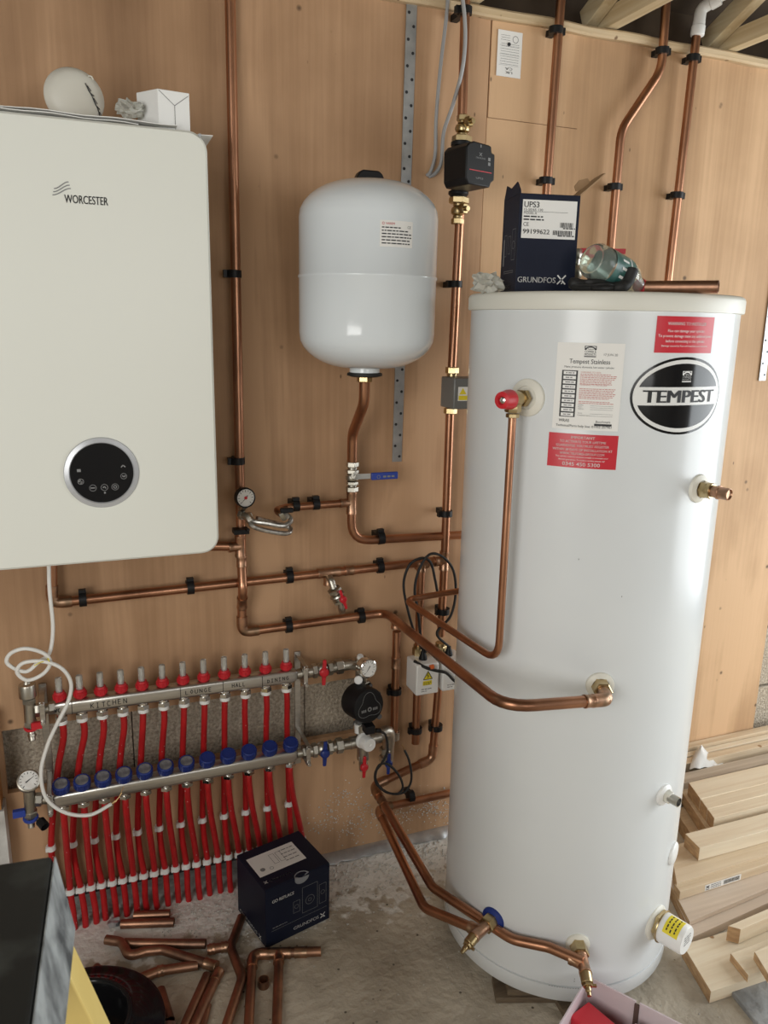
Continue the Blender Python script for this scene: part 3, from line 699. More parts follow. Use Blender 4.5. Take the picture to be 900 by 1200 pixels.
MB().box((la+W(434, 558, .084))/2, (W(434, 558, .084)[0]-la[0], .003, .013)).build('lever_arm', M['chrome'], bvl)
lv = MB().box((W(435, 558, .084)+lb_)/2, (lb_[0]-W(435, 558, .084)[0], .008, .018)).build('lever', M['bluelight'], bvl, bev=.002)
tm = MB(); fn = onwall(-W(440, 558, .0885)[1]); q = W(441, 560.5, .0885)
tm.torus(q+A(.006, 0, .003), (0, 1, 0), .004, .0006, 14, 5)
for k in range(3): bar(tm, fn, q[0]+.018+.011*k, q[0]+.026+.011*k, q[2]+.001, q[2]+.0055)
tm.build('lever_marks', M['printgrey'], lv, sharp=0)

# --- dial gauges
def gauge(parent, c, n, R, needle=-2.3, name='gauge', depth=.018, rim='black', red=True):
    """round dial: case, rim, face, ticks and needle. n = way it faces"""
    n = unit(n); c = np.array(c, float); u, v, _ = basis(n); u = -u if u[0] < 0 else u; v = np.cross(n, u)
    g_ = MB().lat(c-n*depth, n, [(R*.5, -.004), (R*.97, 0), (R, .002), (R, depth), (R*.88, depth+.0015), (R*.87, depth-.001), (R*.5, depth-.001)], 32).build(name, M[rim], parent)
    MB().lat(c-n*.001, n, [(R*.875, 0), (0, .0004)], 32).build('dial', M['paper'], g_, sharp=60)
    tm = MB(); f = lambda x, y: c+u*x+v*y-n*.0002
    for k in range(13):
        a = math.radians(225-270*k/12); r0, r1 = R*(.66 if k % 2 else .58), R*.78
        d = A(math.cos(a), math.sin(a), 0); s = A(-d[1], d[0], 0)*R*.025
        tm.quad(*[f(*(q[:2])) for q in (d*r0-s, d*r1-s, d*r1+s, d*r0+s)])
    d = A(math.cos(needle), math.sin(needle), 0); s = A(-d[1], d[0], 0)*R*.05
    f2 = lambda x, y: c+u*x+v*y+n*.0006
    tm.add([f2(*(q[:2])) for q in (-d*R*.3-s, d*R*.72, -d*R*.3+s)], [(0, 1, 2)])
    tm.build('scale_and_needle', M['print'], g_, sharp=0)
    if red: MB().lat(c, n, [(R*.16, 0), (R*.16, .0012), (0, .0014)], 16).build('hub', M['red'], g_)
    return g_
pg = thing('pressure_gauge', W(283, 610, O), 'small round white pressure gauge with a red hub on the left copper riser', 'gauge')
gauge(pg, W(288, 583.5, .085), (.12, -1, .05), .0235)
mb = MB().cyl(W(283, 598, O), W(287, 592, .068), .009, 14); unions(mb, W(281, 603, O+.02), W(293, 606, .078), .0095, [(1, 1.2, 'h'), (1, .9, 'r'), (1, 1.2, 'h')]); mb.build('valve_body', M['nickel'], pg)
MB().box(W(282, 622, .05), (.036, .03, .012)).cyl(W(290, 621, .06), W(291, 621, .075), .004, 10).build('black_bracket', M['black'], pg, bev=.002)
fl = thing('braided_hose', W(318, 612, .08), 'looped braided metal filling hose between the gauge and the copper branch', 'hose')
path = smooth([W(291, 607, .08), W(298, 611, .09), W(312, 613, .10), W(332, 616, .11), W(341, 610, .10), W(336, 603, .09), W(330, 606, .085)], 8)
path2 = smooth([W(292, 609, .075), W(297, 617, .085), W(313, 622, .085), W(331, 625, .085), W(339, 624, .08), W(340, 619, .06), W(330, 615, .055), W(310, 610, .055), W(301, 607, .06)], 8)
MB().tube(path, .0058, 10).build('hose', M['braid'], fl); MB().tube(path2, .0058, 10).build('hose', M['braid'], fl)
MB().hexn(W(330, 600, .115), W(335, 608, .115), .011).build('nut', M['nickel'], fl); MB().box(W(336, 598, .125), (.030, .012, .011)).build('valve_lever', M['black'], fl, bev=.002)
MB().hexn(W(289, 604, .078), W(294, 611, .085), .010).build('nut', M['nickel'], fl)

# --- relief valve on the cylinder and its discharge pipe
bT = CYL(618.5, 466); nT = cyn(bT); cT = bT+nT*.05
h1 = A(cT[0], cT[1], W(600, 487, -cT[1])[2]); h2 = A(cT[0], cT[1], W(584.5, 775, -cT[1])[2])
h3 = FL(474, 703, h2[2]+.004); h4 = W(566, 688, -h3[1])
rH = run('discharge_pipe', 'thin copper pipe from the red-capped relief valve looping down and back behind the cylinder', h2,
         [([h1, h2, h3, h4], R15, [.01, .045, .03, .01])])
tp = thing('relief_valve', cT, 'brass relief valve with a red cap on the upper left of the white cylinder', 'valve')
mb = MB(); mb.hexn(bT+nT*.012, bT+nT*.026, .017).cyl(bT+nT*.024, bT+nT*.036, .012, 16).cyl(bT+nT*.034, bT+nT*.064, .0145, 18, ch=.002)
mb.cyl(cT-A(0, 0, .010), cT-A(0, 0, .024), .0115, 16).hexn(A(cT[0], cT[1], h1[2]+.006), A(cT[0], cT[1], h1[2]+.022), .0155)
mb.hexn(A(cT[0], cT[1], h1[2]-.004), A(cT[0], cT[1], h1[2]+.004), .0125)
mb.build('valve_body', M['brass'], tp)
MB().lat(bT+nT*.062, nT, [(.012, -.002), (.0185, 0), (.0185, .008), (.0165, .018), (.0155, .027), (.0085, .029), (.0080, .024), (0, .024)], 24).build('red_cap', M['red'], tp)
MB().lat(bT+nT*.086, nT, [(.0065, -.004), (.0065, .002), (.003, .004), (0, .004)], 14).build('spindle', M['chrome'], tp)

# ------------------------------------------------------------------ hot water cylinder
CX, CY_ = CC
hc = thing('hot_water_cylinder', (CX, CY_, .03), 'tall white hot water cylinder with pale lid standing on the concrete floor', 'water cylinder')
ZL = 1.513
MB().lat((CX, CY_, 0), (0, 0, 1), [(.255, .076), (CR, .078), (CR, ZL+.002)], 128).build('body', M['cylwhite'], hc, sharp=40)
MB().lat((CX, CY_, 0), (0, 0, 1), [(.262, .032), (CR-.002, .036), (CR+.0005, .040), (CR+.0005, .0735), (CR-.004, .075)], 128).build('base_ring', M['cylwhite'], hc, sharp=40)
MB().lat((CX, CY_, 0), (0, 0, 1), [(CR, ZL), (CR+.0055, ZL+.001), (CR+.0065, ZL+.004), (CR+.0065, 1.538), (CR+.0045, 1.543), (CR, 1.546), (0, 1.546)], 128).build('lid', M['lid'], hc, sharp=40)
def flange(p, n, R, m='offwhite', t=.010, name='flange'):
    return MB().lat(p-n*.004, n, [(R, 0), (R, .006), (R*.96, .008), (R*.80, t), (R*.62, t+.002), (R*.60, t-.001), (R*.3, t-.001)], 28).build(name, M[m], hc)
fA = flange(bossA, nA, .028); MB().hexn(bossA+nA*.005, bossA+nA*.032, .019).build('nut', M['brass'], fA)
fT = flange(bT, nT, .036)
fD = flange(bossD, nD, .026); MB().hexn(bossD+nD*.005, bossD+nD*.034, .019).build('nut', M['brass'], fD)
fE = flange(bossE, nE, .028, 'blue'); MB().hexn(bossE+nE*.005, bossE+nE*.030, .019).build('nut', M['brass'], fE)
def cyp(t, z): a = math.radians(t); return A(CX+CR*math.cos(a), CY_+CR*math.sin(a), z)
pS = cyp(-76, 1.186); nS = cyn(pS); fS = flange(pS, nS, .028)
MB().hexn(pS+nS*.006, pS+nS*.022, .0165).cyl(pS+nS*.02, pS+nS*.03, .0155, 18, ch=.001).build('compression_nut', M['brass'], fS)
mb = MB().lat(pS+nS*.028, nS, [(.0112, 0), (.0112, .012), (.0132, .013), (.0132, .017), (.0115, .018), (.0115, .036), (.0100, .037), (.009, .034), (0, .034)], 18); mb.build('copper_stub', M['solder'], fS)
pN = cyp(-75.2, .522); nN = cyn(pN); fN = flange(pN, nN, .024, 'white')
MB().box(pN+nN*.010, (.022, .018, .018), (A(0, 0, 1), np.cross(nN, A(0, 0, 1)), nN)).build('clamp', M['offwhite'], fN, bev=.002)
MB().tube([pN+nN*.014, pN+nN*.036], .0105, 18, hollow=True).build('sensor_tube', M['nickel'], fN); MB().cyl(pN+nN*.03, pN+nN*.0345, .0090, 16).build('dark_bore', M['black'], fN)
pK = cyp(-57, .335); nK = cyn(pK); MB().lat(pK-nK*.002, nK, [(.026, 0), (.026, .006), (.022, .009), (0, .010)], 24).build('blank_cap', M['white'], hc)
pI = cyp(-69, .187); nI = cyn(pI); fI = flange(pI, nI, .040, 'offwhite')
MB().lat(pI, nI, [(.03, .006), (.034, .008), (.034, .016), (.03, .018)], 6).build('immersion_nut', M['brass'], fI)
ih = MB().lat(pI, nI, [(.028, .012), (.0325, .016), (.0335, .020), (.0325, .070), (.030, .074), (0, .0745)], 36).build('immersion_heater', M['white'], hc)
ui, vi_, wi = basis(nI)
im = MB(); _d = A(0, 0, .75)+unit(CAMP-pI)*.75; _am = math.degrees(math.atan2(_d@vi_, _d@ui))
for k in range(10):
    a0_, a1_ = math.radians(_am-42+8.4*k), math.radians(_am-42+8.4*(k+1)); q = lambda a, h: pI+nI*h+.0337*(math.cos(a)*ui+math.sin(a)*vi_)
    im.quad(q(a0_, .030), q(a0_, .064), q(a1_, .064), q(a1_, .030))
im.build('warning_label', M['yellow'], ih, sharp=60)
im = MB(); fi = lambda x, y: pI+nI*.0749+(ui if ui[0] > 0 else -ui)*x+A(0, 0, 1)*y
random.seed(5)
for k in range(4): greek(im, fi, -.014, .014, .012-.006*k, .0022)
for k in range(3):
    for s in (0, 1): pass
im.build('lettering', M['printgrey'], ih, sharp=0)
im = MB()
for r_ in range(3):
    for c_ in range(5):
        a0_ = math.radians(_am-37+14.5*c_); a1_ = a0_+math.radians(9+3*((r_+c_) % 2)); h = .036+.009*r_; q = lambda a, h: pI+nI*h+.0339*(math.cos(a)*ui+math.sin(a)*vi_)
        im.quad(q(a0_, h), q(a0_, h+.003), q(a1_, h+.003), q(a1_, h))
im.build('label_print', M['print'], ih, sharp=0)
im = MB(); q = [pI+nI*.018+.0352*(math.cos(a)*ui+math.sin(a)*vi_) for a in np.linspace(0, 2*PI, 24, endpoint=False)]
im.tube(q, .0018, 6, closed=True); im.build('earth_wire', M['brass'], ih)
# dark earth mark on the base, seam stitches
tm = MB(); fc = lambda s, z: A(CX+(CR+.0012)*math.cos(s), CY_+(CR+.0012)*math.sin(s), z)
for k in range(14):
    s = math.radians(-125+1.2*k); bar(tm, fc, s, s+.012, .0740, .0752)
for s, z in ((-1.985, .092), (-1.985, .098), (-2.22, 1.05), (-1.9, .98)): bar(tm, fc, s, s+.005, z, z+.003)
tm.build('scuff_marks', M['printgrey'], hc, sharp=0)
def sheet(f, x0, x1, z0, z1, n=14):
    mb = MB(); bar(mb, f, x0, x1, z0, z1, n=n); return mb
RL = CR
class Label:
    """flat rectangle wrapped on the cylinder: coordinates in metres from its lower left corner"""
    def __init__(s, t0, t1, z0, z1, mname, name, lab=None):
        s.t0 = math.radians(t0); s.w = math.radians(t1-t0)*RL; s.z0 = z0; s.h = z1-z0
        s.o = sheet(s.f(.0005), 0, s.w, 0, s.h).build(name, M[mname], hc, sharp=60)
        if lab: s.o['label'] = lab
        s.layers = {}
    def f(s, e): return lambda x, y: A(CX+(RL+e)*math.cos(s.t0+x/RL), CY_+(RL+e)*math.sin(s.t0+x/RL), s.z0+y)
    def L(s, k, e=.0009):
        if k not in s.layers: s.layers[k] = (MB(), s.f(e))
        return s.layers[k]
    def done(s):
        for k, (mb, f) in s.layers.items(): mb.build('lettering', M[k], s.o, sharp=0)
P1 = Label(-141.6, -116.3, 1.299, 1.456, 'paper', 'spec_label', 'white paper specification label of the cylinder')
w, h = P1.w, P1.h; mb, f = P1.L('print')
letter(mb, 'Tempest Stainless', f, w*.5, h*.765, h*.052, w*.60, .012, 'c')
letter(mb, 'Mains pressure domestic hot water cylinder', f, w*.5, h*.715, h*.022, w*.74, 0, 'c')
bar(mb, f, w*.10, w*.34, h*.145, h*.685, n=4)
letter(mb, 'WRAS', f, w*.10, h*.085, h*.035, w*.16, .02); letter(mb, 'Benchmark', f, w*.66, h*.09, h*.028, w*.22, 0); bar(mb, f, w*.64, w*.90, h*.055, h*.08, n=2)
letter(mb, 'Technical/Parts help line: 01952 257961', f, w*.48, h*.03, h*.027, w*.84, .012, 'c')
mb2, f2 = P1.L('printwhite', .0012)
for k in range(10): bar(mb2, f2, w*.125, w*.315, h*(.155+.0535*k), h*(.193+.0535*k), n=3)
mb3, f3 = P1.L('printgrey', .0015); random.seed(11)
for k in range(10): greek(mb3, f3, w*.16, w*.29, h*(.168+.0535*k), h*.012)
# maker's mark: an arch over two lines
def arch_mark(L_, k, x, y, s, e=.0009, low='STAINLESS'):
    mb, f = L_.L(k, e)
    n = 12
    for i in range(n):
        a0, a1 = PI*i/n, PI*(i+1)/n
        mb.quad(f(x+s*.50*math.cos(a0), y+s*.32*math.sin(a0)), f(x+s*.50*math.cos(a1), y+s*.32*math.sin(a1)), f(x+s*.36*math.cos(a1), y+s*.22*math.sin(a1)), f(x+s*.36*math.cos(a0), y+s*.22*math.sin(a0)))
    bar(mb, f, x-s*.52, x-s*.44, y+s*.02, y+s*.36); bar(mb, f, x+s*.44, x+s*.52, y+s*.02, y+s*.36); bar(mb, f, x-s*.52, x+s*.52, y+s*.32, y+s*.37, n=3)
    letter(mb, 'Telford', f, x, y+.01*s, s*.12, s*.5, 0, 'c')
    letter(mb, low, f, x, y-s*.24, s*.19, s, .01, 'c'); letter(mb, 'PRODUCTS', f, x, y-s*.48, s*.19, s, .01, 'c'); bar(mb, f, x-s*.52, x+s*.52, y-s*.62, y-s*.53, n=3)
arch_mark(P1, 'print', w*.50, h*.92, .020, low='COPPER &')
mb, f = P1.L('printgrey', .0009); letter(mb, '17 JUN 20', f, w*.70, h*.86, h*.026, w*.20, 0, shear=.0)
mb, f = P1.L('printred', .0009); y = h*.66
letter(mb, 'WARNING TO USER', f, w*.38, y, h*.017, w*.3)
for k in range(19):
    y -= h*.0185
    if k in (7, 8, 16): continue
    greek(mb, f, w*.38, w*random.uniform(.82, .92), y, h*.008)
letter(mb, 'WARNING TO INSTALLER', f, w*.38, h*.515, h*.017, w*.4)
mb, f = P1.L('printgrey', .0009)
for t_, y in (('Installer', .285), ('Name', .263), ('Address', .241), ('Tel no', .19), ('Completion date', .165)):
    letter(mb, t_, f, w*.38, h*y, h*.014, None); bar(mb, f, w*.56, w*.90, h*y, h*(y+.003), n=3)
P1.done()
P2 = Label(-142.6, -115.8, 1.2275, 1.291, 'stickred', 'guarantee_sticker', 'red sticker with a telephone number below the paper label')
w, h = P2.w, P2.h; mb, f = P2.L('printwhite')
for t_, y, hh, ww, b in (('IMPORTANT', .86, .075, .34, .015), ('TO ACTIVATE YOUR LIFETIME', .74, .070, .66, .012), ('GUARANTEE YOU MUST REGISTER', .62, .07, .76, .012),
                     ('WITHIN 28 DAYS OF INSTALLATION AT', .50, .07, .86, .012), ('WWW.TELFORD-GROUP.COM', .385, .07, .64, .012),
                     ('This cylinder must be serviced annually to maintain your', .305, .042, .76, 0), ('lifetime guarantee. To book a service please call', .215, .042, .66, 0),
                     ('0345 450 5300', .06, .105, .54, .012)): letter(mb, t_, f, w*.5, h*y, h*hh, w*ww, b, 'c')
P2.done()
P3 = Label(-105.3, -78.3, 1.4415, 1.5055, 'stickred', 'flux_warning_sticker', 'red sticker at the upper right above the oval badge')
w, h = P3.w, P3.h; mb, f = P3.L('printwhite')
for t_, y, hh, ww, b in (('WARNING TO INSTALLER', .76, .085, .66, .015), ('Flux can damage your cylinder.', .57, .075, .64, 0), ('To prevent damage make any soldered joints', .43, .075, .92, 0),
                     ('before connecting to the cylinder.', .29, .075, .68, 0), ('Damage caused by Flux will invalidate your warranty', .17, .05, .80, 0)): letter(mb, t_, f, w*.5, h*y, h*hh, w*ww, b, 'c')
P3.done()
# oval badge
tO = math.radians(-90.8); zO = 1.364; aw, ah = .1045, .0705
def fo(e): return lambda x, y: A(CX+(RL+e)*math.cos(tO+x/RL), CY_+(RL+e)*math.sin(tO+x/RL), zO+y)
def oval(e, a, b, y0, y1, n=28):
    mb = MB(); f = fo(e); ys = [b*math.sin(t) for t in np.linspace(-PI/2, PI/2, n)]
    ys = [y for y in ys if y0 < y < y1]; ys = sorted(set(([y0] if y0 > -b else [-b])+ys+([y1] if y1 < b else [b])))
    m = 16
    rows = [[f(a*math.sqrt(max(0, 1-(y/b)**2))*(2*i/m-1), y) for i in range(m+1)] for y in ys]
    vs = [q for r in rows for q in r]; fs = [(j*(m+1)+i, j*(m+1)+i+1, (j+1)*(m+1)+i+1, (j+1)*(m+1)+i) for j in range(len(ys)-1) for i in range(m)]
    return mb.add(vs, fs)
ob = oval(.0005, aw, ah, -9, 9).build('oval_badge', M['glossblack'], hc, sharp=60); ob['label'] = 'black and silver oval badge'
oval(.0008, aw*.955, ah*.935, -9, 9).build('silver_ring', M['sticksilver'], ob, sharp=60)
oval(.0011, aw*.895, ah*.835, .0165, 9).build('black_field', M['glossblack'], ob, sharp=60)
oval(.0011, aw*.895, ah*.835, -9, -.0165).build('black_field', M['glossblack'], ob, sharp=60)
tm = MB(); letter(tm, 'TEMPEST', fo(.0013), 0, -.0115, .0228, .160, .10, 'c'); tm.build('lettering', M['print'], ob, sharp=0)
class _O:
    def __init__(s): s.mb = MB()
    def L(s, k, e=0): return s.mb, (lambda x, y: fo(.0014)(x, y))
oo = _O(); arch_mark(oo, '', .004, .038, .020); oo.mb.build('makers_mark', M['printwhite'], ob, sharp=0)
# timber packers under the cylinder
for i, (px, py, ang, L_) in enumerate(((528, 1095, 1.0, .09), (612, 1180, -.35, .16), (700, 1195, -.1, .14))):
    p = FL(px, py, .015); dv = unit(A(CX, CY_, 0)-A(p[0], p[1], 0)); p = p+dv*.060
    t = thing('timber_packer', (p[0], p[1], 0), f'{["small split", "longer broken", "hidden flat"][i]} brown timber packer under the {["left", "front", "right"][i]} edge of the cylinder', 'packer', 'packers under the cylinder')
    d = A(math.cos(ang), math.sin(ang), 0); s = A(-d[1], d[0], 0)
    MB().box((p[0], p[1], .0075), (L_, .06, .0145), (d, s, A(0, 0, 1))).build('lower_piece', M['darkwood'], t, sharp=0, bev=.001)
    MB().box((p[0]+.01*d[0], p[1]+.01*d[1], .0235), (L_*.8, .05, .0165), (d, s, A(0, 0, 1))).build('upper_piece', M['darkwood'], t, sharp=0, bev=.001)

# ------------------------------------------------------------------ boiler
bT0, bB0 = W(249, 156, .31), W(258, 650, .31)
bx1 = .256; bz1, bz0 = W(225, 153, .31)[2], W(235, 649, .31)[2]; bw = .44; bx0 = bx1-bw
bo = thing('boiler', ((bx0+bx1)/2, -.15, bz0), 'cream white wall-hung boiler with a round black display', 'boiler')
MB().box(((bx0+bx1)/2, -.135, (bz0+bz1)/2-.003), (bw-.008, .27, bz1-bz0-.012)).build('case', M['boilerside'], bo, bev=.004)
MB().rrect(((bx0+bx1)/2, -.272, (bz0+bz1)/2), (1, 0, 0), (0, 0, 1), (0, -1, 0), bw, bz1-bz0, .034, .038, cs=10, ch=.004).build('front_panel', M['boiler'], bo, sharp=30)
yf = .3103
dc = W(119.5, 554, yf); DR = (W(162.5, 554, yf)[0]-W(75, 554, yf)[0])/2
dp = MB().lat(dc+A(0, .004, 0), (0, -1, 0), [(DR*1.02, 0), (DR*1.02, .004), (DR, .007), (DR*.88, .009), (DR*.85, .006), (DR*.5, .006)], 64).build('display_ring', M['silver'], bo)
sc_ = MB().lat(dc+A(0, -.0025, 0), (0, -1, 0), [(DR*.855, 0), (0, .0002)], 64).build('display', M['glossblack'], dp, sharp=60)
tm = MB(); fn = lambda x, y: dc+A(x*DR, -.0031, y*DR)
def ring2(mb, fn, x, y, r, t, n=18):
    for i in range(n):
        a, b = 2*PI*i/n, 2*PI*(i+1)/n
        mb.quad(*[fn(x+q*math.cos(z), y+q*math.sin(z)) for q, z in ((r, a), (r+t, a), (r+t, b), (r, b))])
def stroke(mb, fn, p, q, t):
    p, q = A(*p), A(*q); d = unit(q-p); s = A(-d[1], d[0])*t/2; mb.quad(fn(*(p-s)), fn(*(q-s)), fn(*(q+s)), fn(*(p+s)))
bar(tm, fn, -.66, -.56, .06, .14); ring2(tm, fn, -.58, -.22, .07, .014); stroke(tm, fn, (-.64, -.2), (-.54, -.24), .04); stroke(tm, fn, (-.6, -.16), (-.57, -.28), .03)
stroke(tm, fn, (.52, .14), (.58, .20), .03); stroke(tm, fn, (.58, .20), (.64, .14), .03); ring2(tm, fn, .58, -.12, .075, .012); stroke(tm, fn, (.54, -.10), (.585, -.145), .03); stroke(tm, fn, (.585, -.145), (.63, -.10), .03)
for k, x in enumerate((-.27, .04, .33)): ring2(tm, fn, x, -.42, .085, .012)
bar(tm, fn, -.33, -.21, -.435, -.40); stroke(tm, fn, (0, -.43), (.04, -.39), .03); stroke(tm, fn, (.04, -.39), (.08, -.45), .03); ring2(tm, fn, .33, -.42, .03, .02); bar(tm, fn, .02, .07, -.60, -.55)
tm.build('touch_icons', M['printgrey'], sc_, sharp=0)
tm = MB(); q0, q1 = W(78, 234, yf), W(126, 236, yf); fn = onwall(yf+.0003)
letter(tm, 'WORCESTER', fn, W(75.5, 232, yf)[0], W(100, 236.2, yf)[2]-.004, .0135, W(126.5, 236, yf)[0]-W(75.5, 232, yf)[0], .022)
for k in range(3):
    z0 = W(70, 229-5*k*.75, yf)[2]; x0 = W(61.5+1.2*k, 229, yf)[0]; n = 12; Wd = .030-.003*k
    pts = [(x0+Wd*i/n, z0+.0125*(3*(i/n)**2-2*(i/n)**3)) for i in range(n+1)]
    for a, b in zip(pts, pts[1:]): stroke(tm, lambda x, y: fn(x, y), a, b, .0017)
tm.build('makers_name', M['printgrey'], bo, sharp=0)
MB().lat(W(234, 154.5, yf)+A(0, 0, -.006), (0, -1, 0), [(.0035, 0), (.003, .002), (0, .002)], 12).build('screw', M['galv'], bo)
# things on top of the boiler
zbt = bz1-.006
pt = thing('paper_leaflets', (bx0+.2, -.17, zbt), 'white paper leaflets lying on top of the boiler and jutting past its right corner', 'papers')
def leaf(x0, x1, y0, y1, z, ang, curl, seed):
    rn = random.Random(seed); mb = MB(); n = 14; cx, cy = (x0+x1)/2, (y0+y1)/2
    for b in (0, .0012):
        for i in range(n+1):
            for j in range(3):
                x = x0+(x1-x0)*i/n-cx; y = y0+(y1-y0)*j/2-cy
                mb.v.append((cx+x*math.cos(ang)-y*math.sin(ang), cy+x*math.sin(ang)+y*math.cos(ang), z+b+.0012*math.sin(i*1.3+seed)+curl*(i/n)**2))
    N = (n+1)*3
    for i in range(n):
        for j in range(2):
            q = (i*3+j, i*3+3+j, i*3+4+j, i*3+1+j); mb.f.append(q[::-1]); mb.f.append(tuple(k+N for k in q))
    ed = [i*3 for i in range(n+1)]+[n*3+1, n*3+2]+[i*3+2 for i in range(n-1, -1, -1)]+[1]
    for a, b in zip(ed, ed[1:]+ed[:1]): mb.f.append((a, b, b+N, a+N))
    mb.m = [0]*len(mb.f); return mb
leaf(bx0+.03, bx1+.015, -.295, -.10, zbt+.006, -.03, -.004, 1).build('leaflet', M['paper'], pt, sharp=50)
leaf(bx0-.0, bx1-.12, -.305, -.12, zbt+.011, .04, -.002, 4).build('leaflet', M['paper'], pt, sharp=50)
leaf(bx0+.02, bx1-.05, -.30, -.14, zbt+.0155, .0, -.002, 7).build('leaflet', M['paper'], pt, sharp=50)
mc = W(87, 112, .21); mr = (W(122, 107, .21)[0]-W(52, 107, .21)[0])/2
dm = thing('dust_mask', (mc[0], mc[1], zbt+.018), 'pale round dome with a dark slit standing on the boiler', 'mask')
nn = unit(A(.12, -1, .12))
MB().lat(mc+A(0, .02, 0), nn, [(mr*1.02, 0), (mr*1.03, .004), (mr*.98, .006), (mr*.92, .011), (mr*.75, .017), (mr*.45, .021), (0, .022)], 40).build('dome', M['offwhite'], dm, sharp=60)
tm = MB(); 
mu, mv, mw = basis(nn); mu = mu if mu[0] > 0 else -mu; mv = np.cross(nn, mu)
def domef(x, y):
    r = math.hypot(x, y)/mr; hgt = np.interp(r, [0, .45, .75, .92, .98], [.022, .021, .017, .011, .006]); return mc+A(0, .02, 0)+mu*x+mv*y+nn*(hgt+.0015)
prev = None
pts = [(.018*1.0+i*.0048, .020-i*.0098+.0012*(-1)**i) for i in range(8)]
for a, b in zip(pts, pts[1:]): tm.tube([domef(*a), domef(*b)], .0009, 6); tm.tube([domef(a[0]+.003, a[1]-.004), domef(b[0]+.004, b[1])], .0007, 6)
tm.build('slit', M['print'], dm, sharp=0)
MB().tube(smooth([domef(mr*.5, mr*.75), domef(mr*.62, mr*.74)+nn*.004, domef(mr*.68, mr*.68)], 6), .0014, 6).build('strap_end', M['offwhite'], dm)
def crumple(name, c, r, sq, m, parent, seed, n=3, amp=.35):
    import bmesh
    rn = random.Random(seed); bm = bmesh.new(); bmesh.ops.create_icosphere(bm, subdivisions=n, radius=1)
    for v in bm.verts:
        k = 1+amp*rn.uniform(-1, 1); v.co = Vector((c[0]+v.co.x*r*sq[0]*k, c[1]+v.co.y*r*sq[1]*k, c[2]+v.co.z*r*sq[2]*k))
    mb = MB(); bm.verts.index_update(); mb.add([tuple(v.co) for v in bm.verts], [tuple(v.index for v in f.verts) for f in bm.faces]); bm.free()
    return mb.build(name, m, parent, sharp=0)
pbg = crumple('plastic_bag', W(153, 128, .25), .021, (1.1, 1, .72), M['bag'], None, 3)
tag(pbg, 'small crumpled translucent bag on the boiler beside the white carton', 'bag')
# small white carton
q0 = W(165, 146, .255); cw = thing('white_carton', (q0[0]+.04, -.22, zbt+.012), 'small white carton standing on the boiler at its right end', 'carton')
cu = unit(A(1, .30, 0)); cv = A(-cu[1], cu[0], 0); ct = .0
k0 = W(186, 140, .28)
hgt = W(187, 104, .28)[2]-zbt-.012; wdt = W(222, 120, .27)[0]-k0[0]; dep = .10
base = A(k0[0], -.28, zbt+.012)
cu = unit(A(1, .12, 0)); cv = unit(A(-.55, .75, 0))
B = [base, base+cu*wdt, base+cu*wdt+cv*.055, base+cv*.055]
MB().hexa(B, [b+A(0, 0, hgt) for b in B]).build('carton', M['white'], cw, sharp=0, bev=.0008)
tm = MB(); fn = plane(base-A(.0, .0006, 0), cu, (0, 0, 1)); xm = wdt*.52
stroke(tm, fn, (xm, .0), (xm, hgt*.62), .0010); stroke(tm, fn, (xm, hgt*.62), (.002, hgt*.97), .0010); stroke(tm, fn, (xm, hgt*.62), (wdt-.002, hgt*.92), .0010)
tm.build('flap_seams', M['printgrey'], cw, sharp=0)

# ------------------------------------------------------------------ wall pump and electrical boxes
pc = W(540, 195, .055); ptop, pbot = W(540.5, 166, .055), W(537, 230, .055); pax = unit(ptop-pbot)
pu = thing('wall_pump', pc, 'black square-headed circulation pump on the riser right of the vessel', 'pump')
mb = MB(); mb.lat(pbot, pax, [(.018, -.002), (.020, 0), (.024, .004), (.024, .010), (.017, .014), (.017, .024), (.033, .034), (.036, .05), (.036, np.linalg.norm(ptop-pbot)-.05), (.033, np.linalg.norm(ptop-pbot)-.034), (.017, np.linalg.norm(ptop-pbot)-.024), (.017, np.linalg.norm(ptop-pbot)-.012), (.024, np.linalg.norm(ptop-pbot)-.01), (.024, np.linalg.norm(ptop-pbot)-.002), (.018, np.linalg.norm(ptop-pbot))], 24)
hn = unit(A(.30, -1, .03)); hu, hv = unit(np.cross(hn, A(0, 0, 1)))*-1, None
hu = hu if hu[0] > 0 else -hu; hv = unit(np.cross(hu, hn)); hv = hv if hv[2] > 0 else -hv
hc_ = W(563, 193, .155)
mb.lat(pc, hn, [(.040, 0), (.042, .02), (.042, .05)], 28); mb.build('pump_body', M['black'], pu)
HW, HH = .092, .090
oct_ = [(HW/2, -.028), (HW/2, .028), (HW/2-.010, .030), (HW/2-.012, HH/2-.002), (HW/2-.02, HH/2), (-.02, HH/2+.002), (-HW/2+.012, HH/2-.002), (-HW/2+.002, HH/2-.012), (-HW/2+.002, -HH/2+.012), (-HW/2+.010, -HH/2), (HW/2-.014, -HH/2), (HW/2-.010, -.034)]
mb = MB(); ob_ = hc_-hn*.075
mb.prism(oct_, ob_, hu, hv, hn, .075); mb.build('pump_head', M['black'], pu, sharp=25, bev=.003)
tm = MB(); fn = plane(hc_+hn*.0004, hu, hv)
bar(tm, fn, -.034, .036, -.0145, -.0128); tm.build('red_stripe', M['logored'], pu, sharp=0)
tm = MB(); letter(tm, 'GRUNDFOS', fn, 0, .012, .0035, .030, 0, 'c'); stroke(tm, fn, (-.004, .018), (.004, .025), .0015); stroke(tm, fn, (.004, .018), (-.004, .025), .0015)
letter(tm, 'UPS3', fn, -.002, -.031, .004, .022, 0, 'c'); bar(tm, fn, .024, .031, .011, .018); bar(tm, fn, .024, .031, .001, .008); stroke(tm, fn, (.0, .036), (.0, .042), .003)
tm.build('lettering', M['printgrey'], pu, sharp=0)
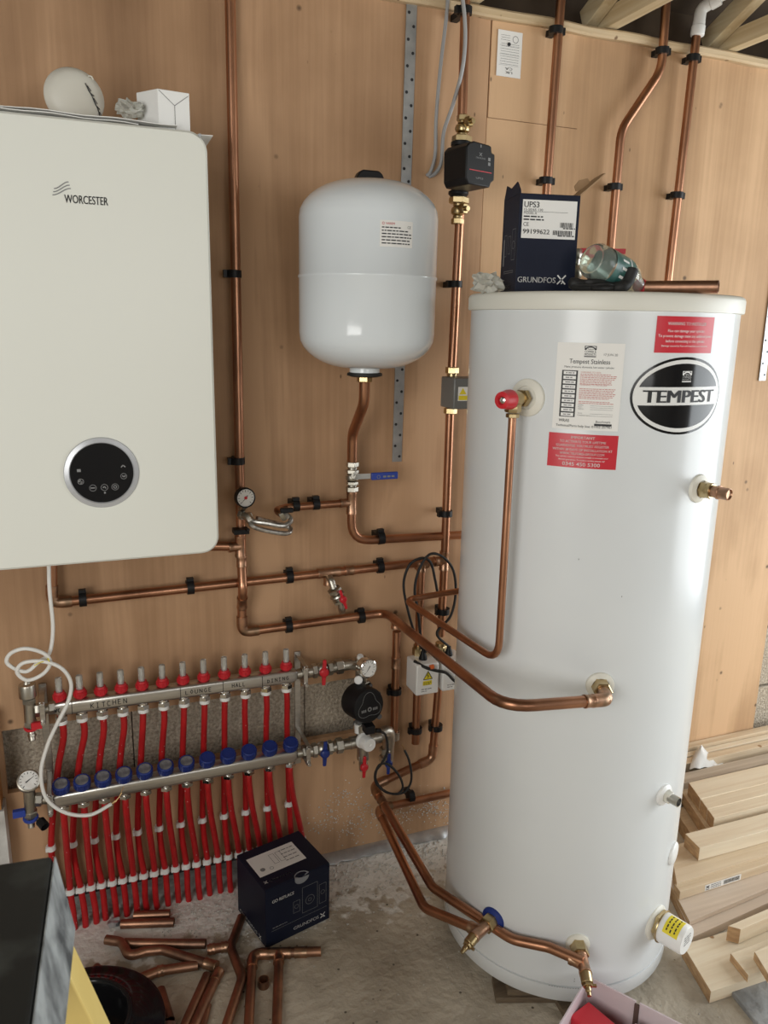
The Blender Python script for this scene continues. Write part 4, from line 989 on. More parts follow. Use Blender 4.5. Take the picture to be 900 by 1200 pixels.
for c_, s, nm in ((W(542.5, 147, .055), -1, 'upper'), (W(536.5, 246, .055), 1, 'lower')):
    pv = thing('pump_valve', c_, f'brass pump valve {"above" if s < 0 else "below"} the black wall pump', 'valve', 'pump valves')
    a, b = (W(543, 135, .055), W(541, 167, .055)) if s < 0 else (W(536, 263, .055), W(538, 231, .055))
    unions(MB(), a, b, .0125, [(1, 1.25, 'h'), (.4, 1.0, 'r'), (1.6, 1.45, 'b'), (.4, 1.05, 'r'), (1.1, 1.9, 'h')]).build('valve_body', M['brass'], pv)
    q = W(547, 145, .055) if s < 0 else W(541.5, 246, .055); q = A(c_[0], c_[1], q[2]); n_ = unit(A(.35, -1, 0))
    MB().hexn(q+n_*.010, q+n_*.026, .0125).cyl(q+n_*.024, q+n_*.034, .0062, 12).build('spindle', M['brass'], pv)
# grey actuator box on the riser
zc = W(533, 459, .085); zx = W(529, 459, .05)
za = thing('valve_actuator', zx, 'grey metal valve actuator box on the pump riser beside the cylinder', 'valve')
MB().box(W(535.5, 460, .085)+A(.012, 0, 0), (.078, .075, .075)).build('cover', M['greybox'], za, bev=.003)
MB().hexn(W(530, 430, .05), W(529.7, 438, .05), .017).cyl(W(529.7, 437, .05), W(528, 480, .05), .013, 16).hexn(W(528, 478, .05), W(527.6, 485, .05), .017).build('valve_body', M['brass'], za)
MB().cyl(W(521, 459, .05), W(528, 459, .06), .010, 14).build('knob', M['black'], za)
fn = onwall(.1228); q = W(539, 468, .1228)
lb = MB(); bar(lb, fn, q[0]-.006, q[0]+.022, q[2]-.004, q[2]+.030); lb = lb.build('warning_label', M['paper'], za, sharp=0)
tm = MB(); fn2 = onwall(.1232); tm.add([fn2(q[0]-.003, q[2]+.012), fn2(q[0]+.017, q[2]+.012), fn2(q[0]+.007, q[2]+.027)], [(0, 1, 2)]); bar(tm, fn2, q[0]-.004, q[0]+.020, q[2]-.002, q[2]+.009); tm.build('warning_sign', M['yellow'], lb, sharp=0)
def white_box(px, py, off, lab, right=False):
    c = W(px, py, off); xp = f0[0] if not right else W(515, 790, .036)[0]
    t = thing('wiring_box', c, lab, 'junction box', 'white wiring boxes')
    MB().box(c, (.066, .07, .088)).build('cover', M['white'], t, bev=.004)
    pp = A(xp, -O if not right else -.036, 0); zt_ = c[2]+.044
    MB().hexn(A(pp[0], pp[1], zt_-.002), A(pp[0], pp[1], zt_+.02), .0175).cyl(A(pp[0], pp[1], zt_+.018), A(pp[0], pp[1], zt_+.028), .0145, 14).build('valve_nut', M['brass'], t)
    MB().lat(c+A(.0, -.0, .040), (0, 0, 1), [(.012, 0), (.011, .01), (.006, .024), (.005, .03)], 14).build('cable_gland', M['black'], t)
    fn = onwall(-c[1]+.0353)
    tm = MB()
    if not right:
        bar(tm, fn, c[0]-.014, c[0]+.012, c[2]-.016, c[2]-.003); tm.add([fn(c[0]-.013, c[2]+.001), fn(c[0]+.013, c[2]+.001), fn(c[0], c[2]+.024)], [(0, 1, 2)])
        s = tm.build('warning_sign', M['yellow'], t, sharp=0)
        tm = MB(); fb = onwall(-c[1]+.0357)
        for a, b in (((-.013, .001), (.013, .001)), ((.013, .001), (0, .024)), ((0, .024), (-.013, .001))): stroke(tm, lambda x, y: fb(c[0]+x, c[2]+y), a, b, .002)
        for a, b in (((.001, .018), (-.003, .011)), ((-.003, .011), (.003, .011)), ((.003, .011), (-.001, .004))): stroke(tm, lambda x, y: fb(c[0]+x, c[2]+y), a, b, .0018)
        for k in range(2): greek(tm, fb, c[0]-.012, c[0]+.010, c[2]-.009-.005*k, .0018)
        tm.build('sign_print', M['print'], s, sharp=0); tm = MB()
    letter(tm, 'Honeywell' if False else '', fn, 0, 0, .003)
    greek(tm, fn, c[0]-.018, c[0]+.012, c[2]-.028, .0025); greek(tm, fn, c[0]-.018, c[0]-.002, c[2]-.034, .002)
    tm.build('small_print', M['printgrey'], t, sharp=0)
    return c
w1 = white_box(495, 790, .065, 'left white wiring box with a yellow warning triangle')
w2 = white_box(525, 785, .062, 'right white wiring box half hidden by the cylinder', True)
# cables
def cable(name, lab, pts, r, m, cat='cable', group=None, sm=8, seg=8):
    o = MB().tube(smooth(pts, sm), r, seg).build(name, M[m], None, sharp=0); o.data.shade_smooth()
    return tag(o, lab, cat, group)
cable('grey_cable', 'grey cable hanging straight down the plywood beside the metal strap', [W(526, -20, .02), W(523, 20, .02), W(516, 80, .018), W(511, 140, .016), W(510, 180, .015), W(505, 200, .012), W(500, 206, .004)], .0045, 'greycable', group='grey cables by the pump')
cable('grey_cable', 'grey cable passing over the copper riser above the wall pump', [W(539, -20, .08), W(544, 15, .083), W(545, 50, .08), W(541, 85, .07), W(530, 125, .03), W(520, 155, .02), W(517, 190, .016), W(510, 203, .010), W(502, 207, .004)], .0045, 'greycable', group='grey cables by the pump')
cable('black_cable', 'outer loop of black cable coiled over the pipes to the left wiring box', [w1+A(.0, .0, .068), W(487, 745, .07), W(478, 715, .07), W(473, 685, .07), W(480, 662, .072), W(495, 654, .075), W(505, 660, .075), W(510, 680, .07), W(513, 696, .062)], .0036, 'blacksoft', group='black cables to the wiring boxes')
cable('black_cable', 'inner loop of black cable coiled over the pipes to the right wiring box', [w2+A(0, 0, .068), W(512, 742, .08), W(528, 722, .075), W(534, 695, .07), W(531, 668, .07), W(518, 652, .075), W(503, 650, .08), W(491, 668, .078), W(486, 692, .075), W(490, 718, .07), W(493, 745, .068), w1+A(.006, -.004, .064)], .0036, 'blacksoft', group='black cables to the wiring boxes')
cable('black_flex', 'short black flex draped across the front of the wiring boxes', [w1+A(-.030, -.010, .047), w1+A(-.01, -.040, .038), w1+A(.02, -.043, .026), w1+A(.05, -.043, .015), w2+A(.0, -.043, -.014), w2+A(.024, -.043, -.024)], .0042, 'blacksoft')
MBo = MB().cyl(W(504, 782, .108), W(508, 781, .108), .006, 12).build('orange_sleeve', mat('orange sleeve', (.75, .16, .04), None, .5), bpy.data.objects['black_flex'])
wc = thing('white_flex', W(58, 700, .05), 'white flex hanging from the boiler and looped in front of the manifold', 'cable')
wp = [W(57, 648, .13), W(58, 690, .13), W(62, 735, .13), W(58, 765, .13), W(46, 775, .135), W(30, 787, .14), W(9, 778, .145), W(12, 766, .15), W(30, 760, .155), W(52, 766, .15), W(59, 777, .145), W(50, 790, .14), W(32, 797, .14), W(20, 788, .145), W(27, 777, .15), W(50, 775, .155), W(72, 783, .155), W(83, 800, .15), W(80, 822, .145), W(66, 850, .14), W(55, 875, .14), W(48, 905, .14), W(54, 935, .14), W(76, 952, .14), W(105, 955, .14), W(131, 942, .135)]
o = MB().tube(smooth(wp, 8), .0042, 10).build('sheath', M['whitecable'], wc, sharp=0); o.data.shade_smooth()
MB().tube(smooth([W(131, 942, .135), W(138, 936, .132), W(143, 929, .13)], 5), .0011, 6).tube(smooth([W(131, 942, .135), W(137, 938, .13), W(145, 922, .125)], 5), .0009, 6).build('bare_wire', M['wirecu'], wc)
MB().torus(W(57, 775, .15), (1, .3, .2), .008, .0012, 14, 6).tube(smooth([W(56, 775, .155), W(48, 776, .16), W(40, 780, .16)], 5), .001, 6).build('wire_tie', M['yellow'], wc)

# ------------------------------------------------------------------ straps and label on the plywood
def strap(lab, pts, n, wd=.026):
    a, b = [np.array(q, float) for q in pts]; d = unit(b-a); s = unit(np.cross(d, A(0, 1, 0))); L_ = np.linalg.norm(b-a)
    t = thing('perforated_strap', b, lab, 'strap', 'perforated metal straps')
    MB().box((a+b)/2, (L_, .002, wd), (d, A(0, 1, 0), s)).build('strip', M['galv'], t, sharp=0)
    h = MB()
    for k in range(n): 
        q = a+d*L_*(k+.5)/n+s*wd*(.24 if k % 2 else -.24); h.lat(q+A(0, -.0005, 0), (0, -1, 0), [(.0036, 0), (.0036, .0010), (0, .0011)], 10)
    h.build('nail_holes', M['print'], t, sharp=0)['kind'] = 'stuff'; return t
strap('long perforated metal strap running down behind the white vessel', (W(483.5, -25, .0025), W(465, 541, .0025)), 40)
strap('short perforated metal strap at the right end of the plywood', (W(917, 250, .0025), W(893, 446, .0025)), 14)
s0, s1 = W(584, 34, .002), W(609.5, 92.5, .002)
ws = thing('wall_label', (s0+s1)/2, 'white paper label stuck upside down at the top of the plywood', 'label')
MB().box((s0+s1)/2, (s1[0]-s0[0], .0012, s0[2]-s1[2])).build('sheet', M['paper'], ws, sharp=0)
cx_, cz_ = (s0[0]+s1[0])/2, (s0[2]+s1[2])/2; lw, lh = s1[0]-s0[0], s0[2]-s1[2]
tm = MB(); fn = lambda x, y: A(cx_-x, -.0029, cz_-y)   # turned half round
letter(tm, 'UK', fn, 0, lh*.375, lh*.055, lw*.30, .03, 'c'); letter(tm, 'CA', fn, 0, lh*.295, lh*.055, lw*.30, .03, 'c')
random.seed(9)
for k in range(9): greek(tm, fn, -lw*.38, lw*.38, lh*(.22-.055*k), lh*.010)
for k in range(3): greek(tm, fn, 0, lw*.38, lh*(-.30-.05*k), lh*.010)
ring2(tm, fn, -lw*.22, -lh*.33, lw*.10, lw*.02)
for y in (.25, .02, -.18): bar(tm, fn, -lw*.42, lw*.42, lh*y, lh*(y+.004))
tm.build('lettering', M['printgrey'], ws, sharp=0)
MB().lat(W(596.5, 52, .003), (0, -1, 0), [(.0042, 0), (.0042, .0012), (0, .0016)], 12).build('nail_head', M['print'], ws)
nl = MB()

# ------------------------------------------------------------------ underfloor heating manifold
OT, OL = .066, .088
def lerp(a, b, t): return np.array(a, float)*(1-t)+np.array(b, float)*t
u0, u1 = W(64, 829, OT), W(347, 790, OT); n0, n1 = W(62, 936.5, OL), W(347, 883, OL)
ud, nd_ = unit(u1-u0), unit(n1-n0)
mf = thing('heating_manifold', ((u0+u1)/2*A(1, 1, 0)+A(0, 0, n0[2])), 'stainless twelve-port heating manifold with handwritten room names under the boiler', 'manifold')
def barmesh(a, b, wd, ht):
    d = unit(b-a); u, v = np.cross(d, A(0, 0, 1)), A(0, 0, 1); pl = rr(wd, ht, .008, 4); mb = MB(); P = []
    for t, k in ((0, .7), (.012, 1), (np.linalg.norm(b-a)-.012, 1), (np.linalg.norm(b-a), .7)): P += [a+d*t+u*x*k+v*y*k for x, y in pl]
    k = len(pl); fs = [tuple(range(k))[::-1], tuple(range(3*k, 4*k))]
    for r in range(3): fs += [(r*k+i, r*k+(i+1) % k, (r+1)*k+(i+1) % k, (r+1)*k+i) for i in range(k)]
    return mb.add(P, fs)
BH = .034
sb = barmesh(u0, u1, .034, BH).build('supply_bar', M['steel'], mf); rb = barmesh(n0, n1, .034, BH).build('return_bar', M['steel'], mf)
tm = MB(); fb_ = lambda x, y: lerp(u0, u1, 0)+ud*x+A(0, -.0174, 0)+A(0, 0, 1)*y
def ux(px): return float((W(px, 829-(px-64)*.138, OT+.0174)-u0)@ud)
random.seed(4)
hand = {'K': [((0, 0), (0, 1)), ((.7, 1), (0, .4)), ((.2, .5), (.7, 0))], 'I': [((.3, 0), (.3, 1)), ((.05, 1), (.55, 1)), ((.05, 0), (.55, 0))], 'T': [((0, 1), (.8, 1)), ((.4, 1), (.4, 0))],
        'C': [((.7, .9), (.2, 1)), ((.2, 1), (0, .5)), ((0, .5), (.2, 0)), ((.2, 0), (.7, .08))], 'H': [((0, 0), (0, 1)), ((.7, 0), (.7, 1)), ((0, .5), (.7, .5))], 'E': [((0, 0), (0, 1)), ((0, 1), (.6, 1)), ((0, .5), (.5, .5)), ((0, 0), (.6, 0))],
        'N': [((0, 0), (0, 1)), ((0, 1), (.7, 0)), ((.7, 0), (.7, 1))], 'L': [((0, 1), (0, 0)), ((0, 0), (.6, 0))], 'O': [((.35, 1), (0, .5)), ((0, .5), (.35, 0)), ((.35, 0), (.7, .5)), ((.7, .5), (.35, 1))], 'U': [((0, 1), (0, .2)), ((0, .2), (.35, 0)), ((.35, 0), (.7, .2)), ((.7, .2), (.7, 1))],
        'G': [((.7, .85), (.25, 1)), ((.25, 1), (0, .5)), ((0, .5), (.25, 0)), ((.25, 0), (.7, .15)), ((.7, .15), (.7, .45)), ((.7, .45), (.4, .45))], 'A': [((0, 0), (.35, 1)), ((.35, 1), (.7, 0)), ((.15, .4), (.55, .4))], 'D': [((0, 0), (0, 1)), ((0, 1), (.6, .7)), ((.6, .7), (.6, .3)), ((.6, .3), (0, 0))], 'W': [((0, 1), (.2, 0)), ((.2, 0), (.4, .7)), ((.4, .7), (.6, 0)), ((.6, 0), (.8, 1))], '.': [((0, 0), (.1, .1))]}
def handwrite(st, px0, px1, hh):
    x0, x1 = ux(px0), ux(px1); st_ = (x1-x0)/len(st)
    for i, ch in enumerate(st):
        ox = x0+st_*i; oy = -hh/2+random.uniform(-.0012, .0012)
        for p, q in hand[ch]: stroke(tm, fb_, (ox+p[0]*st_*.8, oy+p[1]*hh), (ox+q[0]*st_*.8, oy+q[1]*hh), .0016)
handwrite('WC', 63.5, 72, .009); handwrite('KITCHEN', 106, 151, .012); handwrite('LOUNGE', 217.5, 250, .010); handwrite('HALL', 272, 289, .010); handwrite('DINING', 313.5, 340, .009)
for px in (84, 211.5, 261.5, 307.5): stroke(tm, fb_, (ux(px), -.015), (ux(px), .015), .0014)
tm.build('handwriting', M['print'], sb, sharp=0)
Z = A(0, 0, 1); blu = unit(A(0, -.42, 1))
fm0 = fc0 = None
def port(a, b, i, x0, x1): return a+(b-a)*((x0+(x1-x0)*i/11.0))
su = np.linalg.norm(u1-u0); 
uS = [(ux(px)) for px in np.linspace(70.5, 337.5, 12)]
def nx(px): return float((W(px, 936.5-(px-62)*.188, OL)-n0)@nd_)
nS = [nx(px) for px in np.linspace(73, 340, 12)]
def dupl(src, parent, delta):
    """copy of a part and its sub-parts, shifted"""
    c = src.copy(); COL.objects.link(c); c.parent = parent; c.location = Vector(src.location)+Vector(delta)
    for k in src.children:
        q = k.copy(); COL.objects.link(q); q.parent = c
    return c
P0 = u0+ud*uS[0]; Q0 = n0+nd_*nS[0]; top = P0+Z*BH/2
fm = MB().lat(top, Z, [(.0105, -.004), (.0105, .002), (.0135, .0025), (.014, .004), (.014, .015), (.012, .0165), (.011, .021), (.006, .021)], 24)
for k in range(10): a = 2*PI*k/10; fm.box(top+Z*.009+.014*A(math.cos(a), math.sin(a), 0), (.002, .005, .009), (A(math.cos(a), math.sin(a), 0), A(-math.sin(a), math.cos(a), 0), Z))
fm = fm.build('flow_meter', M['red'], mf)
MB().lat(top+Z*.020, Z, [(.0075, 0), (.0075, .030), (.0065, .034), (0, .035)], 16).build('sight_glass', M['glass'], fm)
MB().cyl(top+Z*.021, top+Z*.045, .0028, 10).cyl(top+Z*.034, top+Z*.037, .0055, 10).build('float', M['offwhite'], fm)
bot = P0-Z*BH/2
on = MB().cyl(bot+Z*.003, bot-Z*.006, .011, 14).hexn(bot-Z*.005, bot-Z*.017, .0145).build('outlet_nut', M['chrome'], mf)
MB().lat(bot-Z*.017, -Z, [(.012, 0), (.0125, .001), (.0125, .008), (.010, .009)], 18).build('white_ring', M['white'], on)
qt = Q0+Z*BH/2
ac = MB().lat(qt-blu*.004, blu, [(.010, 0), (.011, .008), (.0175, .009), (.0185, .011), (.0180, .030), (.0165, .032), (.0150, .0322), (.0148, .0300), (.0, .0300)], 28)
for k in range(18): a = 2*PI*k/18; uu, vv, ww = basis(blu); d_ = math.cos(a)*uu+math.sin(a)*vv; ac.box(qt+blu*.017+.0183*d_, (.0018, .0030, .016), (d_, np.cross(blu, d_), blu))
ac = ac.build('balancing_cap', M['blue'], mf)
acd = MB().lat(qt+blu*.0262, blu, [(.0142, 0), (.0142, .0012), (.010, .0016), (.0095, .0010), (0, .0010)], 24); acd.build('grey_disc', mat('dusty grey printed disc', (.30, .30, .31), (.12, .12, .13), .5, 0, 60), ac)
qb = Q0-Z*BH/2
rn_ = MB().cyl(qb+Z*.003, qb-Z*.006, .011, 14).hexn(qb-Z*.004, qb-Z*.014, .0145).build('outlet_nut', M['chrome'], mf)
for i in range(1, 12):
    dlt = ud*(uS[i]-uS[0]); dupl(fm, mf, dlt); dupl(on, mf, dlt)
    dlt = nd_*(nS[i]-nS[0]); c = dupl(ac, mf, dlt); dupl(rn_, mf, dlt)
    if i >= 7:
        for q in list(c.children): bpy.data.objects.remove(q)
for o in mf.children:
    if o.name.startswith('flow_meter'): o['label'] = 'red based flow meter with a clear sight glass'
# brackets
def bracket(px_t, px_b, yt, yb):
    a, b = W(px_t, yt, .03), W(px_b, yb, .03); mb = MB()
    xm = (a[0]+b[0])/2
    mb.box((xm, -.004, (a[2]+b[2])/2), (.016, .005, a[2]-b[2]))
    for P, off in ((u0[2] if px_t < 200 else u1[2], OT), (n0[2] if px_t < 200 else n1[2], OL)):
        mb.box((xm, -off-.020, P), (.011, .004, .054)); mb.box((xm, -off/2-.008, P+.026), (.011, off+.026, .003)); mb.box((xm, -off/2-.008, P-.026), (.011, off+.026, .003))
        for s in (-1, 1): mb.cyl((xm, -off-.020, P+s*.022), (xm, -off-.030, P+s*.022), .005, 10)
    return mb.build('bracket', M['steel'], mf, bev=.001)
bracket(54, 57, 806, 950); bracket(351.5, 352, 768, 900)
# left ends: air vent, filling valve, lower gauge, drain valve
e = u0; eL = W(35, 833, OT)
mb = unions(MB(), u0+ud*.002, eL+A(.01, 0, 0), .013, [(.6, 1.15, 'h'), (.5, .9, 'r'), (.7, 1.2, 'h')])
mb.cyl(W(34, 818, OT), W(36, 850, OT), .0125, 18, ch=.001).hexn(W(34, 818, OT), W(34.2, 824, OT), .0150).hexn(W(36, 845, OT), W(36.2, 851, OT), .015)
mb.build('end_tee', M['nickel'], mf)
q = W(33, 818, OT); av = MB().lat(q, Z, [(.010, 0), (.0185, .004), (.0185, .030), (.017, .034), (.009, .036), (.006, .042), (0, .043)], 24).build('air_vent', M['nickel'], mf)
dv = MB().cyl(W(36, 850, OT), W(38, 868, OT+.012), .0075, 14, ch=.001).hexn(W(37.5, 860, OT+.008), W(37.8, 863, OT+.010), .0095).build('drain_spout', M['nickel'], mf)
MB().torus(W(36.5, 852, OT+.002), (0.05, -.25, 1), .0125, .0035, 20, 8).box(W(43, 850, OT+.012), (.022, .008, .016)).build('red_tap_ring', M['red'], mf)
eN = W(35, 938, OL)
mb = unions(MB(), n0+nd_*.002, eN+A(.01, 0, 0), .013, [(.6, 1.15, 'h'), (.5, .9, 'r'), (.7, 1.2, 'h')])
mb.cyl(W(34, 922, OL), W(36, 956, OL), .0125, 18, ch=.001).hexn(W(36, 950, OL), W(36.3, 957, OL), .015); mb.build('end_tee', M['nickel'], mf)
gauge(mf, W(33.5, 914.5, OL+.03), (.12, -.75, .62), .024, 0.5, 'temperature_gauge', .022, 'nickel', False)
MB().torus(W(36, 958, OL+.004), (0, -.3, 1), .013, .004, 20, 8).box(W(22.5, 953, OL+.004), (.026, .012, .016)).build('blue_tap_ring', M['bluelight'], mf)
MB().cyl(W(36, 956, OL), W(37, 970, OL+.008), .0075, 14, ch=.001).build('drain_spout', M['nickel'], mf)
MB().tube([W(47, 962, OL+.012), W(53, 969, OL+.03)], .0105, 16, hollow=True).torus(W(44, 960, OL+.01), (0, 0, 1), .005, .0015, 12, 6).build('hanging_cap', M['black'], mf)
# right ends: isolating valves with handles
for a, b, hm, (hx, hy), off, nm in ((u1, W(412, 778, OT), 'red', (379, 788), OT, 'supply_valve'), (n1, W(412, 871, OL), 'blue', (380, 883), OL, 'return_valve')):
    v_ = unions(MB(), a+ud*.001, b, .0145, [(.5, .9, 'r'), (.55, 1.25, 'h'), (.45, 1.05, 'r'), (.5, 1.3, 'h'), (1.0, 1.35, 'b'), (.5, 1.3, 'h'), (.35, 1.0, 'r'), (.7, 1.4, 'h'), (.9, 1.0, 'r')]).build(nm, M['nickel'], mf)
    tap_handle(v_, W(hx, hy-1, off+.018), (0.05, -1, 0), (.04, 0, 1), M[hm], .95)

# ------------------------------------------------------------------ mixing pump set
mp = thing('mixing_pump_set', W(430, 850, .08), 'round black heating pump with a dial gauge and mixing valve right of the manifold', 'pump')
hbT = W(424, 780, OT)
mb = MB().cyl(W(410, 779, OT), hbT, .0135, 16); mb.cyl(W(423, 770, OT), W(424, 812, OT), .016, 18, ch=.002).hexn(W(424, 798, OT), W(424, 806, OT), .021); mb.build('upper_body', M['nickel'], mp)
MB().lat(W(422, 773, OT+.004), unit(A(-.05, -.2, 1)), [(.008, 0), (.009, .008), (.007, .014), (0, .016)], 16).build('white_cap', M['white'], mp)
MB().cyl(W(420, 797, OT), W(420, 797, OT+.045), .011, 16, ch=.002).build('white_plug', M['white'], mp)
gauge(mp, W(432, 783.5, .125), (.22, -1, .1), .0245, -2.25, 'dial_gauge', .024, 'chrome', False)
vol = W(425, 826, .075); pf = W(432.5, 827.5, .150); pn = unit(A(.22, -1, .12))
mb = MB().lat(vol+A(0, .02, 0), pn, [(.030, 0), (.044, .008), (.046, .02), (.046, .040), (.042, .044)], 32)
for s in (-1, 1): mb.cyl(vol, vol+A(0, 0, s*.062), .019, 16); mb.hexn(vol+A(0, 0, s*.048), vol+A(0, 0, s*.062), .025)
for k in range(4): a = PI/4+k*PI/2; uu, vv, ww = basis(pn); mb.cyl(vol+pn*.02+.044*(math.cos(a)*uu+math.sin(a)*vv), vol+pn*.032+.044*(math.cos(a)*uu+math.sin(a)*vv), .007, 10)
mb.build('pump_volute', mat('dark grey cast iron', (.10, .10, .10), (.16, .16, .155), .6, .2, 30), mp)
L_ = .062
ph_ = MB().lat(pf-pn*L_, pn, [(.030, -.004), (.045, 0), (.0455, .004), (.0455, L_-.006), (.043, L_), (.040, L_+.001), (0, L_+.0015)], 40).build('pump_head', M['black'], mp)
uu = unit(np.cross(A(0, 0, 1), pn)); uu = uu if uu[0] > 0 else -uu; vv = np.cross(pn, uu); vv = vv if vv[2] > 0 else -vv
tm = MB(); fn = plane(pf+pn*.0022, uu, vv)
lob = [((.030+.0065*math.cos(3*(a-PI/2)))*math.cos(a), (.030+.0065*math.cos(3*(a-PI/2)))*math.sin(a)) for a in np.linspace(0, 2*PI, 49)]
for a, b in zip(lob, lob[1:]): stroke(tm, fn, a, b, .0009)
for k in range(3): bar(tm, fn, -.024+.005*k, -.0205+.005*k, -.013, -.006); bar(tm, fn, .010+.005*k, .0135+.005*k, -.013, -.006)
ring2(tm, fn, 0, -.008, .003, .003); tm.build('panel_marks', M['printgrey'], ph_, sharp=0)
MB().box(W(432, 853, .135), (.026, .03, .022)).cyl(W(440, 856, .135), W(446, 856, .135), .006, 12).build('plug_box', M['black'], mp, bev=.003)
lo_ = W(425, 868, OL)
mb = MB().cyl(W(410, 871, OL), W(446, 863, OL), .0165, 18); mb.cyl(W(424, 848, OL), W(425.5, 890, OL), .016, 18, ch=.002).hexn(W(425, 884, OL), W(425.4, 890, OL), .0165)
mb.cyl(W(425.3, 890, OL), W(426, 900, OL), .011, 14)
mb.build('lower_body', M['nickel'], mp)
MB().cyl(W(419.5, 848, OL), W(420, 858, OL), .010, 14).build('white_neck', M['white'], mp)
kn = unit(A(.22, -1, .05)); k0_ = W(433, 873, OL+.045)
MB().lat(k0_-kn*.036, kn, [(.020, 0), (.022, .006), (.0205, .010), (.019, .012), (.0185, .036), (.017, .039), (.005, .039), (.004, .037), (0, .037)], 32).build('mixing_knob', M['white'], mp)
rv = MB().cyl(W(425.5, 893, OL), W(426, 902, OL), .012, 14, ch=.001).build('drain_valve', M['nickel'], mp); tap_handle(rv, W(426, 898, OL+.014), (.05, -1, 0), (.03, 0, 1), M['red'], .85)
el0, el1, el2 = W(440, 864, OL), W(456, 858, .07), W(452, 888, .07)
eb = MB().tube(bend([el0, W(457, 854, .065), A(W(457, 854, .065)[0]-.004, -.06, W(452, 890, .06)[2])], .03, 8), .0165, 18); eb.hexn(W(453, 876, .06), W(452.8, 882, .06), .020).hexn(W(452.5, 886, .06), W(452, 892, .06), .020); eb = eb.build('nickel_elbow', M['nickel'], mp)
MB().cyl(g2+A(0, 0, .012), g2-A(0, 0, .012), .0155, 16).build('pipe_socket', M['nickel'], mp)
tap_handle(eb, W(454.5, 894, .085), (.05, -1, 0), (.03, 0, 1), M['blue'], .85)
pcb = cable('pump_cable', 'black pump cable coiled below the nickel elbow with a bare end', [W(444, 856, .135), W(452, 862, .12), W(454, 880, .12), W(447, 895, .11), W(440, 905, .10), W(441, 918, .10), W(452, 928, .10), W(466, 930, .10), W(472, 922, .105), W(467, 908, .11), W(455, 896, .11), W(444, 897, .105), W(440, 912, .10), W(448, 925, .095), W(461, 930.5, .095), W(474, 928, .09), W(481, 918, .09), W(482, 905, .09), W(479, 890, .085), W(474, 879, .08)], .0033, 'blacksoft')
MB().tube(smooth([W(474, 879, .08), W(472, 874, .078), W(471, 873, .078)], 4), .0014, 6).build('bare_end', M['wirecu'], pcb)

# ------------------------------------------------------------------ red heating pipes
def row(i): return W(70+(354.5-70)/23*i, 1047-(1047-984)/23*i, .022)
def pclip(parent, p, d):
    p = np.array(p, float); d = unit(d); R = .0104
    mb = MB().lat(p-d*.007, d, [(.0078, 0), (R, 0), (R, .014), (.0078, .014)], 14)
    mb.box(p+A(-.0095, -.001, -.003), (.006, .010, .010)); mb.box((p[0], p[1]/2, p[2]), (.010, -p[1]-.012, .008))
    return mb.build('white_clip', M['white'], parent, sharp=40)
for i in range(12):
    a = u0+ud*uS[i]-Z*(BH/2+.012)
    m1 = W(67.5+24.45*i, 905-4.35*i, .040); m2 = W(60+25.36*i, 993-4.73*i, .022); r1 = row(2*i)
    f_ = A(r1[0]+.004+.002*random.uniform(-1, 1), -.03+.006*random.uniform(-1, 1), -.02)
    jit = random.uniform(-.003, .003)
    t = thing('red_heating_pipe', (f_[0], f_[1], 0), f'red heating pipe from the upper bar, passing behind the lower, {ORD[i]} from the left', 'heating pipe', 'red pipes from the upper manifold bar')
    pts = smooth([a, a-Z*.05+A(jit, .004, 0), m1, m2, r1, lerp(r1, f_, .55)+A(jit, 0, 0), f_], 8)
    MB().tube(pts, .0076, 12).build('tube', M['pexred'], t, sharp=60); pclip(t, m2, r1-m2); pclip(t, r1, f_-r1)
    b = n0+nd_*nS[i]-Z*(BH/2+.010); r2 = row(2*i+1)
    f_ = A(r2[0]+.004+.002*random.uniform(-1, 1), -.03+.006*random.uniform(-1, 1), -.02)
    t = thing('red_heating_pipe', (f_[0], f_[1], 0), f'red heating pipe hanging from the lower bar in front, {ORD[i]} from the left', 'heating pipe', 'red pipes from the lower manifold bar')
    c1 = lerp(b, r2, .42)+A(.0, 0, 0); c1[1] = -.062; c1[0] = b[0]+(r2[0]-b[0])*.30
    c2_ = lerp(b, r2, .78); c2_[1] = -.032
    pts = smooth([b, b-Z*.03, c1, c2_, r2, lerp(r2, f_, .5)+A(jit, -.003, 0), f_], 8)
    MB().tube(pts, .0076, 12).build('tube', M['pexred'], t, sharp=60); pclip(t, r2, f_-r2)

# ------------------------------------------------------------------ things on top of the cylinder
ZC = 1.546
def VD(px, py, dist):
    r = ray(px, py); return CAMP+r*dist/math.hypot(r[0], r[1])
def on_top(px, dist, z=ZC): q = VD(px, 330, dist); return A(q[0], q[1], z)
K = on_top(604, 1.63); bu = unit(A(.975, -.222, 0)); bv = A(-bu[1], bu[0], 0)
bwid, bdep = .122, .105; bh = VD(612, 226, 1.63)[2]-ZC
pb1 = thing('pump_carton', K+bu*bwid/2+bv*bdep/2, 'tall open dark blue pump carton with a white part label on top of the cylinder', 'box')
def carton(root, K, bu, bv, w, d, h, t=.0025, nm='walls', m='navy', open_=True):
    c = K+bu*w/2+bv*d/2; M3 = (bu, bv, A(0, 0, 1)); mb = MB()
    mb.box(c+A(0, 0, t/2), (w, d, t), M3)
    mb.box(c-bv*(d-t)/2+A(0, 0, h/2), (w, t, h), M3).box(c+bv*(d-t)/2+A(0, 0, h/2), (w, t, h), M3)
    mb.box(c-bu*(w-t)/2+A(0, 0, h/2), (t, d-2*t, h), M3).box(c+bu*(w-t)/2+A(0, 0, h/2), (t, d-2*t, h), M3)
    return mb.build(nm, M[m], root, sharp=0, bev=.0007)
carton(pb1, K, bu, bv, bwid, bdep, bh)
kz = K+A(0, 0, bh)
